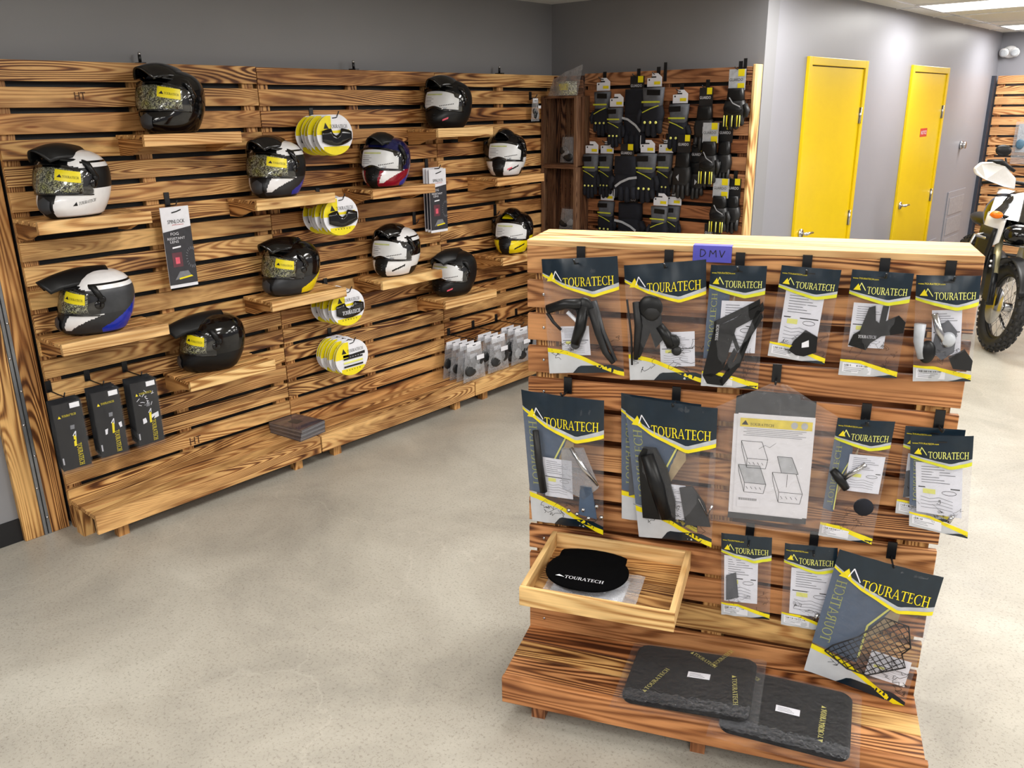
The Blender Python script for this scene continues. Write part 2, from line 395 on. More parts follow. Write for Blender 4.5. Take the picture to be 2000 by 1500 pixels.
slab('wall_right', (X1, Y0, 0), (X1+.2, YE, CEIL), WALLP)
slab('wall_front', (-.2, Y0-.2, 0), (X1, Y0, CEIL), WALLP)
b = MB(); b.box((0, Y0, 0), (.012, .25, .105), BLACK, 1); struct(b.build('baseboard_left'))
b = MB(); b.box((XC, YB+.02, 0), (XC+.012, 4.63, .105), BLACK, 1); b.box((XC, 5.70, 0), (XC+.012, 6.68, .105), BLACK, 1); b.box((XC, 7.74, 0), (XC+.012, 9.3, .105), BLACK, 1); struct(b.build('baseboard_right'))
b = MB(); b.box((XC, 9.32, 0), (XC+.03, 9.4, 2.05), plain('blue_black_strip', (40, 46, 58), .5)); struct(b.build('dark_strip'))  # upright blue-black strip at the far end of the door wall
# timber casing with a metal channel at the left end
b = MB(); b.box((0, .235, 0), (.035, .315, CEIL), WOODG, 2, .8); struct(b.build('trim_2', bevel=.003))
b = MB(); b.box((0, .347, 0), (.035, .425, CEIL), WOODG, 2, .45); struct(b.build('trim_3', bevel=.003))
b = MB()
b.box((0, .315, 0), (.03, .347, CEIL), ALU); b.box((.03, .3165, 0), (.038, .328, CEIL), ALU); b.box((.03, .334, 0), (.036, .3455, CEIL), ALU); b.box((.03, .3285, 0), (.0305, .3335, CEIL), BLACK)
for i in range(16): b.ell((.037, .322 if i % 2 else .340, .08+i*.15), (.004, .006, .006), CHROME, 8, 4)
struct(b.build('trim_4'))

# ceiling lights
lf = None
rows = {-3.5: 'over the shop front', -1.1: 'behind the viewpoint', 1.4: 'beside the display stand', 3.9: 'beyond the display stand', 6.33: 'above the nearer yellow door', 8.75: 'above the further yellow door'}
for (x, y) in LIGHTS:
    col = {2.36: 'in the row nearest the doors', 4.8: 'in the middle row', 7.2: 'in the outer row'}[x]
    lab = 'lit ceiling panel %s, %s' % (rows[y], col)
    if lf is None:
        t = thing('ceiling_light', lab, 'ceiling light', (x, y, CEIL-.012), 0, 'lit panels in the ceiling')
        b = MB(); w, h = .61, .33
        for lo, hi in (((-w, -h, 0), (w, -h+.025, .012)), ((-w, h-.025, 0), (w, h, .012)), ((-w, -h+.025, 0), (-w+.025, h-.025, .012)), ((w-.025, -h+.025, 0), (w, h-.025, .012))): b.box(lo, hi, WHITE)
        b.build('frame', t)
        b = MB(); b.box((-w+.025, -h+.025, .003), (w-.025, h-.025, .010), LITE); b.build('diffuser', t); lf = t
    else: copy_thing(lf, (x, y, CEIL-.012), lab)
    ld = bpy.data.lights.new('panel_lamp', 'AREA'); ld.shape = 'RECTANGLE'; ld.size = 1.1; ld.size_y = .55; ld.energy = LIGHT_W; ld.color = (1, .98, .95)
    lo = bpy.data.objects.new('panel_lamp', ld); COL.objects.link(lo); lo.location = (x, y, CEIL-.02)

# ------------------------------------------------------------ slatted display walls
def slat_panel(name, label, loc, rz, w, top, rows_, mat=WOOD, proud=.09, group=None, tones=None, ends=None, black=True):
    """local x to the right along the panel, y into the wall, z up; slat front face at y=0"""
    t = thing(name, label, 'slatted wall panel', loc, rz, group)
    f = MB(); 
    if black: f.box((.01, .055, .02), (w-.01, .085, top-.03), BLACK)
    for x in (.012, w/2-.03, w-.072): f.box((x, .022, .0), (x+.06, .055, top-.01), mat, 2, .5)
    f.build('frame', t)
    s = MB()
    for k in range(rows_):
        z1 = top-.101*k; z0 = max(z1-.079, 0.01)
        j = random.uniform(-.002, .002)
        s.box((.002, j, z0), (w-.002, .022, z1), mat, 0, tones(k) if tones else None)
    s.build('slats', t, bevel=.002); 
    if ends:
        e = MB(); e.box((w, -.004, 0), (w+.018, .085, top+.012), WOODL, 2, .8); e.build('end_board', t, bevel=.002)
    return t
PF = .09; PW = 1.197; S0 = .424
grp = 'torched slat panels along the long left wall'
def tn1(k): return random.uniform(.25, .6) if k < 3 else random.uniform(.55, 1)
p1 = slat_panel('slat_wall_panel', 'torched pine slat panel at left end, beside the metal-channelled posts', (PF, S0, 0), R(90), PW, 2.015, 19, WOOD, group=grp, tones=tn1)
p2 = slat_panel('slat_wall_panel', 'torched pine slat panel in middle of left wall, behind the visor lens stacks', (PF, S0+PW, 0), R(90), PW, 2.012, 19, WOOD, group=grp, tones=lambda k: random.uniform(.05, .5) if k < 9 else random.uniform(.3, .8))
p3 = slat_panel('slat_wall_panel', 'torched pine slat panel of left wall nearest the corner, behind the small crates', (PF, S0+2*PW, 0), R(90), PW, 2.012, 19, WOOD, group=grp, tones=lambda k: random.uniform(.1, .7))
p4 = slat_panel('slat_wall_panel', 'brown slat panel on the back wall carrying gloves, pale board on its right end', (XC-1.2-.018, YB-.09, 0), 0, 1.197, 2.015, 19, WOODR, ends=True, tones=lambda k: random.uniform(.1, .75))
p5 = slat_panel('slat_wall_panel', 'narrow slat strip on the back wall behind the stacked crates', (.09, YB-.09, 0), 0, .25, 2.005, 19, WOODR, tones=lambda k: random.uniform(.1, .6))
p6 = slat_panel('slat_wall_panel', 'pale slat panel on the far wall behind the motorcycle', (XC+.04, YE-.10, 0), 0, 2.4, 2.05, 19, wood('pale_far_pine', (206, 160, 112), (170, 116, 70), (104, 62, 36), .35), black=False, tones=lambda k: random.uniform(.5, 1))
# stamps on the boards
def stamp(panel, x, z, txt, h=.03):
    b = MB(); put_text(b, lambda s, t: (x+s, -.0034, z+t), txt, 0, 0, h*1.5, h, plain('scorched_stamp', (70, 40, 22), .7)); b.build('stamp', panel)
stamp(p1, .32, 1.835+.03, 'HT'); stamp(p1, .62, 1.05, 'HT', .025); stamp(p1, .60, .225, 'HT', .04)

# benches under the left wall
for i, (nm, tones) in enumerate((('at left end of wall, flat boxes at its right end', (.75, .6, .8)), ('in the middle of the left wall', (.6, .4, .7)), ('nearest the corner, under the clear bags', (.6, .5, .7)))):
    t = thing('display_bench', 'low pine bench '+nm, 'bench', (PF, S0+PW*i, 0), R(90), 'low benches along the left wall')
    b = MB(); w = PW-.006
    for k in range(3): b.box((.003, -.005-.081*(k+1)+.006, .131), (w, -.005-.081*k, .153), WOOD, 0, tones[k])
    b.build('seat_boards', t, bevel=.002)
    b = MB(); b.box((.003, -.262, .062), (w, -.242, .153), WOOD, 0, .6+.1*i); b.build('front_board', t, bevel=.002)
    for x in (.10, w-.15):
        b = MB(); b.box((x, -.225, 0), (x+.05, -.185, .131), WOODG, 2, .5); b.build('leg', t)
        b = MB(); b.box((x, -.185, .09), (x+.05, -.01, .131), WOODG, 1, .4); b.build('side_rail', t)
    if i == 0:
        b = MB(); b.box((0, -.10, 0), (.05, -.03, .131), WOODG, 2, .7); b.build('leg', t)

# ------------------------------------------------------------ helmet shelves
def make_shelf(label, y, z):
    t = thing('helmet_shelf', label, 'shelf', (PF, y, z), R(90), 'small pine helmet shelves on the left wall')
    Lh = .455; b = MB()
    for k in range(4): b.box((0, -.012-.058*(k+1)+.012, -.016), (Lh, -.012-.058*k, 0), WOODG, 0, random.uniform(.4, .8))
    b.build('slats', t, bevel=.0015)
    b = MB(); b.box((0, -.265, -.045), (Lh, -.245, .004), WOODL, 0, random.uniform(.3, .9)); b.build('front_board', t, bevel=.002)
    for x in (.012, Lh-.032):
        b = MB()
        def tp(v): return Vector((v.x, v.y, v.z if v.z > -.05 or v.y > -.12 else -.045))
        vs = [(x, 0, -.016), (x, -.245, -.016), (x, -.245, -.045), (x, -.16, -.058), (x, -.08, -.085), (x, 0, -.088)]
        vs2 = [(a+.02, c, d) for a, c, d in vs]; n = len(vs); o = random.uniform(0, 30)
        b.add(vs+vs2, [tuple(range(n)), tuple(range(2*n-1, n-1, -1))]+[(i, n+i, n+(i+1) % n, (i+1) % n) for i in range(n)], WOODG, [(p[1]+o, p[2], 0) for p in vs+vs2], .4)
        b.build('bracket', t)
    return t
SH = [(.885, 1.72, 'top left shelf under the glossy black helmet'), (.415, 1.41, 'far left shelf under the white helmet'), (.42, .92, 'low far left shelf under the blue and white helmet'),
      (.935, .632, 'lowest shelf, under the all black matte helmet'), (1.38, 1.41, 'shelf under the helmet with blue rear and white chin flashes'), (1.405, .92, 'shelf under the black and yellow helmet'),
      (2.575, 1.70, 'top right shelf under the plain black helmet with white leaflet'), (2.08, 1.403, 'shelf under the red, white and blue helmet'), (3.06, 1.397, 'shelf beside the crates under the white chinned helmet'),
      (2.108, .91, 'shelf under the black helmet with white jaw, left of the clear bags'), (2.58, .715, 'low right shelf under the matte black helmet, above the clear bags'), (3.10, .90, 'shelf at the right end under the helmet with yellow jaw')]
for y, z, l in SH: make_shelf('pine '+l, y, z)

# ------------------------------------------------------------ helmets
import bisect
PRO = [(0, .128, .085, .078), (.012, .150, .100, .090), (.04, .170, .118, .104), (.07, .168, .132, .116), (.10, .152, .142, .124), (.14, .140, .150, .128), (.18, .128, .150, .126), (.21, .108, .140, .116), (.235, .082, .120, .096), (.252, .052, .090, .068), (.262, .022, .050, .035), (.265, .001, .001, .001)]
def prof(z):
    zs = [p[0] for p in PRO]; z = min(max(z, 0), .265); i = max(1, min(bisect.bisect(zs, z), len(PRO)-1)); a, b = PRO[i-1], PRO[i]; t = (z-a[0])/(b[0]-a[0])
    def cr(k):
        p0 = PRO[max(i-2, 0)][k]; p1_ = a[k]; p2_ = b[k]; p3_ = PRO[min(i+1, len(PRO)-1)][k]
        return .5*((2*p1_)+(-p0+p2_)*t+(2*p0-5*p1_+4*p2_-p3_)*t*t+(-p0+3*p1_-3*p2_+p3_)*t**3)
    return cr(1), cr(2), cr(3)
def hp(phi, z, off=0):
    """surface point: phi in degrees from the front, z height"""
    xf, xb, w = prof(z); c, s_ = math.cos(R(phi)), math.sin(R(phi))
    n = 2.0 if (c > 0 and z < .11) else 2.25
    x = (xf if c > 0 else xb)*math.copysign(abs(c)**(2/n), c); y = w*math.copysign(abs(s_)**(2/n), s_)
    r = Vector((x, y, 0)); 
    if off: 
        nrm = Vector((c/max(xf, .02), s_/max(w, .02), (z-.11)*35 if z > .15 else 0)); nrm.normalize(); r += nrm*off
    return Vector((r.x, r.y, z + (r.z if off else 0)))
def helmet(label, y, z, yaw, kind, c):
    """c: dict(top, jaw, low, rear, peak, flash)"""
    t = thing('motorcycle_helmet', label, 'helmet', (PF+.125, y, z+.001), R(yaw), 'adventure helmets on the wall shelves')
    b = MB(); NZ, NP = 84, 192
    zs = [.265*(1-math.cos(math.pi*j/NZ))/2 for j in range(NZ+1)]
    vs = [hp(360*i/NP, zz) for zz in zs for i in range(NP)]
    fac = {}
    for j in range(NZ):
        for i in range(NP):
            ph = 360*(i+.5)/NP; ph = ph-360 if ph > 180 else ph; a = abs(ph); zz = (zs[j]+zs[j+1])/2
            if zz < .008: m = MATTK
            elif a < 16+zz*60 and zz < .10: m = c.get('chin', MATTK)
            elif a < 78 and .094 < zz < .212-(a/78)**2*.03: m = MATTK
            elif c.get('flash') and zz < .095 and 20+zz*110 < a+zz*0 and a < 26+(zz/.095)**1.6*62 and zz > .03-.0: m = c['flash']
            elif kind == 'B' and c.get('jawwide') and 36 < a < 66 and abs(zz-.052-(a-50)*.0009) < .0055: m = MATTK
            elif kind == 'B' and c.get('jawwide') and a > 84 and zz < .05: m = MATTK
            elif c.get('jawwide') and zz < .115-.0004*max(0, 60-a) and zz > .025+.0002*abs(a-60): m = c['jawwide']
            elif c.get('rear') and a > 80 and zz < (a-62)/100*.15 and zz > .008: m = c['rear']
            elif c.get('line') and a > 80 and (a-62)/100*.15 < zz < (a-62)/100*.15+.006: m = c['line']
            elif zz < .095: m = c.get('jaw', MATTK)
            elif c.get('crown') and zz > .195 and 35 < a: m = c['crown'] if not (abs(zz-.215) < .003 and a > 60) else GLOSSK
            else: m = c.get('top', GLOSSK)
            fac.setdefault(m, []).append((j*NP+i, j*NP+(i+1) % NP, (j+1)*NP+(i+1) % NP, (j+1)*NP+i))
    first = True
    base = 0
    b.v = [tuple(v) for v in vs]; b.gr = [(0, 0, 0)]*len(vs); b.tn = [.5]*len(vs)
    for m, fs in fac.items():
        k = b.m(m); b.f += fs; b.mi += [k]*len(fs); b.smooth += [True]*len(fs)
    b.f.append(tuple(range(NP-1, -1, -1))); b.mi.append(b.m(MATTK)); b.smooth.append(False)
    b.build('shell', t)
    # visor
    b = MB()
    lo = lambda a: .098-.008*(a/75)**2+ (.016*math.exp(-(a/14)**2) if kind == 'B' else 0)
    hi = lambda a: .210-.042*(a/78)**2
    b.grid(lambda a, zz: hp(a, zz, .007), -78, 78, lo, hi, 40, 8, VISOR)
    b.build('visor', t)
    b = MB()
    for e in (lo, hi):
        b.tube([hp(a, e(a), .005) for a in range(-78, 79, 6)], .003, GLOSSK, 6)
    for sgn in (-1, 1): b.ell(hp(sgn*80, .135, .004), (.02, .006, .02), GLOSSK, 14, 8)
    b.build('visor_rim', t)
    # chin vent
    b = MB()
    b.grid(lambda a, zz: hp(a, zz, .006), -14, 14, lambda a: .02+abs(a)*.0006, lambda a: .088-abs(a)*.0012, 8, 6, c.get('vent', GREYD if kind == 'A' else MATTK))
    if kind == 'B':
        for k in range(3): b.tube([hp(a, .045+k*.014+abs(a)*.0005, .009) for a in (-10, -5, 0, 5, 10)], .002, GLOSSK, 6)
    b.build('chin_vent', t)
    if kind == 'A':
        b = MB(); b.grid(lambda a, zz: hp(a, zz, .003), -66, 62, lambda a: .103, lambda a: .200-.03*(a/66)**2, 28, 6, CAMO)
        b.build('visor_insert', t)
        b = MB(); fn = lambda s, u: hp(16+s*42, .152+u*.040-.014*s, .0085)
        b.grid(fn, 0, 1, 0, 1, 12, 4, YEL)
        put = lambda s, u: hp(16+s*42, .152+u*.040-.014*s, .0095)
        put_text(b, put, 'TOURATECH', .30, .30, .62, .22, INK); poly(b, put, [(.08, .3), (.28, .3), (.2, .6)], INK)
        b.build('sticker', t)
    else:
        b = MB(); f2 = lambda a, zz: hp(a, zz, .0085)
        b.grid(f2, -28, 62, lambda a: (.112-.0002*abs(a) + .012*math.exp(-(a/16)**2)), lambda a: .200-.030*(a/62)**2 - (.014 if a > 48 else 0), 30, 6, plain('leaflet_paper', (214, 216, 218), .35, var=.02))
        f3 = lambda a, zz: hp(a, zz, .0095)
        b.grid(f3, -22, 18, .178, .185, 10, 1, plain('pale_green_ink', (190, 196, 130), .4))
        for k in range(5): b.grid(f3, -24, -6+5*(k % 2), .166-k*.009, .168-k*.009, 6, 1, INKG)
        for k in range(9): b.grid(f3, 14+k*4, 16.4+k*4, .120+k*.0012, .125+k*.0012, 1, 1, INK)
        b.build('leaflet', t)
    # peak
    pm = c.get('peak', GLOSSK); px = c.get('plen', .185); pz = c.get('pz', 0)
    b = MB()
    def pk(u, s):
        x = -.055+(px+.055)*s; half = .062+.018*math.sin(math.pi*min(1, s*1.15))-.012*s
        zc = .272+.018*math.sin(math.pi*s)-.006*s+pz*s
        return Vector((x-.035*u*u*s, u*half, zc-.045*u*u-.02*(1-s)*u*u))
    b.grid(pk, -1, 1, 0, 1, 16, 20, pm)
    bo = b.build('peak', t, solid=.006)
    for sgn in (-1, 1):
        b = MB(); pts = [pk(sgn, .8), pk(sgn, .45)+Vector((0, sgn*.012, -.012)), hp(sgn*72, .205, .008), hp(sgn*84, .155, .006)]
        b.tube(pts, [.005, .010, .014, .012], pm, 8)
        b.ell(hp(sgn*84, .155, .008), (.016, .008, .016), pm, 12, 6)
        b.build('peak_arm', t)
    b = MB(); b.grid(lambda a, zz: hp(a, zz, .006), -18, 18, .224, .250, 8, 5, c.get('ventc', GREYD)); b.build('brow_vent', t)
    if c.get('word'):
        b = MB(); put_text(b, lambda s, u: hp(58+s*26, .052+u*.012+s*.010, .0012), 'TOURATECH', 0, 0, 1, 1, INK)
        poly(b, lambda s, u: hp(50+s*7, .050+u*.016, .0012), [(0, 0), (1, 0), (.6, 1)], INK); b.build('side_logo', t)
    if c.get('badge'):
        b = MB(); b.grid(lambda s, u: hp(30+s*14, .040+u*.010+s*.012, .0015), 0, 1, 0, 1, 4, 1, plain('pink_badge', (220, 90, 110), .3)); b.build('badge', t)
    return t
G = dict
helmet('glossy black adventure helmet with yellow visor sticker, on the top left shelf', 1.10, 1.72, -67, 'A', G(top=GLOSSK, jaw=GLOSSK, chin=GLOSSK))
helmet('white helmet with black peak, furthest left in the upper row', .63, 1.41, -65, 'A', G(top=MATTK, jaw=WHITE, jawwide=WHITE, rear=WHITE, crown=WHITE, peak=MATTK, word=1))
helmet('black, white and blue helmet, furthest left in the lower row', .645, .92, -96, 'A', G(top=GREYD, jaw=plain('anthracite', (40, 42, 46), .4), flash=WHITE, rear=BLUE, crown=WHITE, peak=MATTK, pz=-.03, plen=.22))
helmet('all matte black helmet on the lowest shelf', 1.15, .632, -100, 'A', G(top=GLOSSK, jaw=MATTK, peak=MATTK, pz=-.04, plen=.22))
helmet('dark helmet with white chin flashes and a blue rear, left of the top lens stack', 1.60, 1.41, -69, 'A', G(top=MATTK, jaw=plain('anthracite', (40, 42, 46), .4), flash=WHITE, rear=BLUE, crown=WHITE))
helmet('black helmet with a yellow rear band, above the lowest lens stacks', 1.63, .92, -84, 'A', G(top=GLOSSK, jaw=plain('anthracite', (40, 42, 46), .4), rear=YELG, line=YELG))
helmet('plain black helmet with a white leaflet behind its visor, on the top right shelf', 2.80, 1.70, -78, 'B', G(top=MATTK, jaw=MATTK, badge=1))
helmet('dark blue helmet with red and white jaw, centre right of the wall', 2.30, 1.403, -70, 'B', G(top=DBLUE, jaw=RED, flash=WHITE, rear=BLUE, peak=MATTK, plen=.15))
helmet('black helmet with silver brow and white jaw, next to the stacked crates', 3.30, 1.397, -66, 'B', G(top=GLOSSK, jaw=WHITE, jawwide=WHITE, peak=GLOSSK, plen=.12, badge=1, ventc=CHROME))
helmet('black helmet with white jaw and white crown, lower right of the wall', 2.34, .91, -76, 'B', G(top=GLOSSK, jaw=WHITE, jawwide=WHITE, crown=WHITE, plen=.17))
helmet('matte black helmet with a pink badge on the low right shelf', 2.80, .715, -82, 'B', G(top=MATTK, jaw=MATTK, badge=1, peak=MATTK, plen=.2, pz=-.02))
helmet('black helmet with yellow jaw, furthest right beside the display stand', 3.36, .90, -70, 'B', G(top=GLOSSK, jaw=YELG, jawwide=YELG, ventc=YELG, plen=.13))

# ------------------------------------------------------------ hooks
HOOKM = {}
def hook(label, loc, rz, ln=.10, strap=.06, up_=.02, group='black strap hooks'):
    key = (round(ln, 3), round(strap, 3), up_)
    if key in HOOKM: return copy_thing(HOOKM[key], loc, label, group, (0, 0, rz))
    t = thing('display_hook', label, 'hook', loc, rz, group)
    b = MB(); b.box((-.012, -.006, -strap), (.012, -.0005, .006), HOOK); b.build('strap', t)
    b = MB(); b.tube([(0, -.006, -strap+.008), (0, -ln*.6, -strap+.010), (0, -ln, -strap+.014), (0, -ln-.014, -strap+.014+up_)], .003, HOOK, 8); b.build('prong', t)
    HOOKM[key] = t; return t

for y, l in ((1.065, 'above the glossy black top helmet'), (2.25, 'in the middle'), (3.43, 'near the corner')):
    tag(None or (lambda b: b.build('panel_clip'))((lambda b: (b.box((.028, y-.012, 1.99), (.085, y+.012, 2.02), HOOK), b.tube([(.055, y, 2.02), (.055, y, 2.055)], .007, HOOK), b.ell((.055, y, 2.055), (.008, .008, .008), CHROME, 8, 6), b)[-1])(MB())), 'small black clip on the left panels top edge, '+l, 'clip', 'clips on the panel tops')

# ------------------------------------------------------------ visor lens stacks
def lens_pack(label, loc, style, group):
    t = thing('visor_lens_pack', label, 'lens pack', loc, R(90), group)
    b = MB()
    rx, rz_ = .112, .10
    def E(a, k=1): return (math.cos(a)*rx*k, math.sin(a)*rz_*k)
    n = 40; pts = [E(2*math.pi*i/n) for i in range(n)]
    pts = [(x, z if not (z > .085 and abs(x) < .03) else .095) for x, z in pts]
    b.prism(pts, -.001, .001, PAPER)
    fr = lambda x, z: (x, -.0016, z); fr2 = lambda x, z: (x, -.0022, z)
    def seg(x0, x1, lo_, hi_, mat, f=fr):
        b.grid(lambda x, u: f(x, max(-math.sqrt(max(0, 1-(x/rx)**2))*rz_, min(math.sqrt(max(0, 1-(x/rx)**2))*rz_, u))), x0, x1, lo_, hi_, 16, 1, mat, smooth=False)
    seg(-rx+.002, -.02, lambda x: 0.0, lambda x: .09, YEL)
    seg(-.06, .09, lambda x: .006, lambda x: .018+abs(x)*.05, YEL if style < 3 else INK)
    seg(-.075, .085, -.2, lambda x: -.058, YEL)
    if style > 0:
        for k in range(6): poly(b, fr2, [(-.045+k*.018, -.07), (-.037+k*.018, -.07), (-.041+k*.018, -.063)], INK)
    put_text(b, fr2, 'TOURATECH', -.03, .030, .11, .017, INK)
    poly(b, fr2, [(-.068, .028), (-.036, .028), (-.056, .058)], INK)
    line(b, fr2, [(-.012, .078), (.012, .080), (.022, .086)], .005, INK)
    b.build('card', t)
    b = MB()
    if style != 3:
        b.grid(lambda x, u: Vector((x, -.012+.25*x*x, u)), -.085, .098, lambda x: -.055+3*x*x, lambda x: .012-.018*math.exp(-(x/.02)**2)-2*x*x+.02*(abs(x) > .03), 20, 3, GLOSSK)
        if style == 2: put_text(b, lambda x, z: Vector((x, -.014+.25*x*x, z)), 'TOURATECH', -.05, -.035, .12, .02, PAPER)
        b.build('lens', t, solid=.004)
    else:
        for k in range(3): b.grid(lambda x, u: Vector((x, -.006, u)), -.06, .07, -.05+k*.022, -.04+k*.022, 6, 1, [INK, LYEL, INK][k])
        for k in range(5): poly(b, lambda x, z: (x, -.008, z), [(-.03+k*.018, .004), (-.02+k*.018, .004), (-.025+k*.018, .02)], INK)
        b.build('lens', t)
    return t
stacks = [('top', 1.69, .115, 6, 0), ('second', 1.285, .115, 6, 1), ('third', .80, .115, 6, 2), ('lowest', .52, .11, 8, 3)]
for nm, z, x0, n, st in stacks:
    hook('black hook carrying the %s stack of yellow and white visor packs' % nm, (PF, 1.92, z+.125), R(90), .22, .045)
    proto = None
    for i in range(n):
        x = .305-i*(.305-x0-.02)/max(1, n-1); lab = 'yellow and white visor lens pack, %s in the %s stack' % (ORD[i], nm)
        loc = (x, 1.90+.02*math.sin(i*2.1)*.3+.0, z+.003*math.cos(i*3))
        g = 'visor lens packs of the %s stack' % nm
        if not proto: proto = lens_pack(lab, loc, st, g)
        else: copy_thing(proto, loc, lab, g)

# ------------------------------------------------------------ fog lens packets
def spin(label, y, ztop, x, group, ry=0, w=.138, h=.37):
    t = thing('lens_packet', label, 'packet', (x, y, ztop), R(90), group, 0); t.rotation_euler = (0, R(ry), R(90))
    fn = lambda s, u: (s*w, -.0012, -h+u*h)
    b = MB(); b.box((0, 0, -h), (w, .004, 0), PAPER); b.build('card', t)
    b = MB(); DG = plain('charcoal_print', (50, 50, 56), .35)
    b.grid(fn, 0, 1, .04, lambda s: .70+.05*s, 6, 1, DG, False)
    f2 = lambda s, u: (s*w, -.002, -h+u*h); f3 = lambda s, u: (s*w, -.0027, -h+u*h)
    put_text(b, f2, 'SPINLOCK', .2, .80, .6, .045, INK); put_text(b, f2, 'performance', .35, .775, .4, .018, plain('red_ink', (190, 60, 60), .5))
    put_text(b, f2, 'FOG', .25, .655, .28, .035, PAPER); put_text(b, f2, 'RESISTANT', .12, .60, .62, .03, PAPER); put_text(b, f2, 'LENS', .2, .56, .3, .03, PAPER)
    line(b, f2, [(.38, .93), (.55, .94), (.72, .96)], .04, INK, h/w)
    poly(b, f2, [(.2, .26), (.55, .26), (.55, .44), (.2, .44)], plain('maroon_print', (96, 52, 62), .4)); poly(b, f3, [(.3, .3), (.45, .3), (.45, .38), (.3, .38)], plain('coral_ink', (220, 90, 110), .4))
    for i in range(14):
        a = R(60+i*18); line(b, f3, [(.9+.16*math.cos(a), .36+.10*math.sin(a)), (.9+.22*math.cos(a), .36+.135*math.sin(a))], .02, INKG, h/w)
    poly(b, f2, [(.25, .49), (.55, .50), (.55, .52), (.25, .51)], PAPER)
    poly(b, f2, [(.2, .10), (.8, .13), (.7, .2), (.4, .2)], INKG); poly(b, f3, [(.35, .10), (.85, .12), (.8, .14), (.35, .12)], YEL)
    b.build('print', t); return t
spin('long white and grey fog lens packet hanging alone, right of the blue and white helmet', 1.01, 1.40, .15, None)
hook('black hook holding the lone fog lens packet at left', (PF, 1.08, 1.455), R(90), .08)
for i in range(3): spin('grey fog lens packet, %s of three below right of the red-jawed helmet' % ORD[i], 2.655-.006*i, 1.47+.004*i, .18-.018*i, 'fog lens packets in the right-hand bunch')
hook('black hook holding the bunch of fog lens packets at right', (PF, 2.72, 1.52), R(90), .11)

# ------------------------------------------------------------ generic pouch surface
def patch(TL, TR, BL, BR, bulge, seed=0, wr=.003, off=0, topflat=.16):
    TL, TR, BL, BR = [Vector((p[0], 0, p[1])) for p in (TL, TR, BL, BR)]
    def fn(s, t, o=0, back=False):
        a = BL.lerp(BR, s); c = TL.lerp(TR, s); p = a.lerp(c, t)
        g = max(0, math.sin(math.pi*min(1, max(0, s))))**.6; h = max(0, math.sin(math.pi*min(1, max(0, t*.92+.0))))**.7
        nn = noise.noise(Vector((s*5+seed, t*7, seed*1.7)))+.5*noise.noise(Vector((s*13+seed, t*15, seed)))
        y = bulge*g*h+wr*nn*(1 if not back else .4)*min(1, 6*min(s+.05, 1.05-s))
        if back: return Vector((p.x, .001+.15*max(0, y), p.z))
        return Vector((p.x, -off-y-o-.0006, p.z))
    return fn

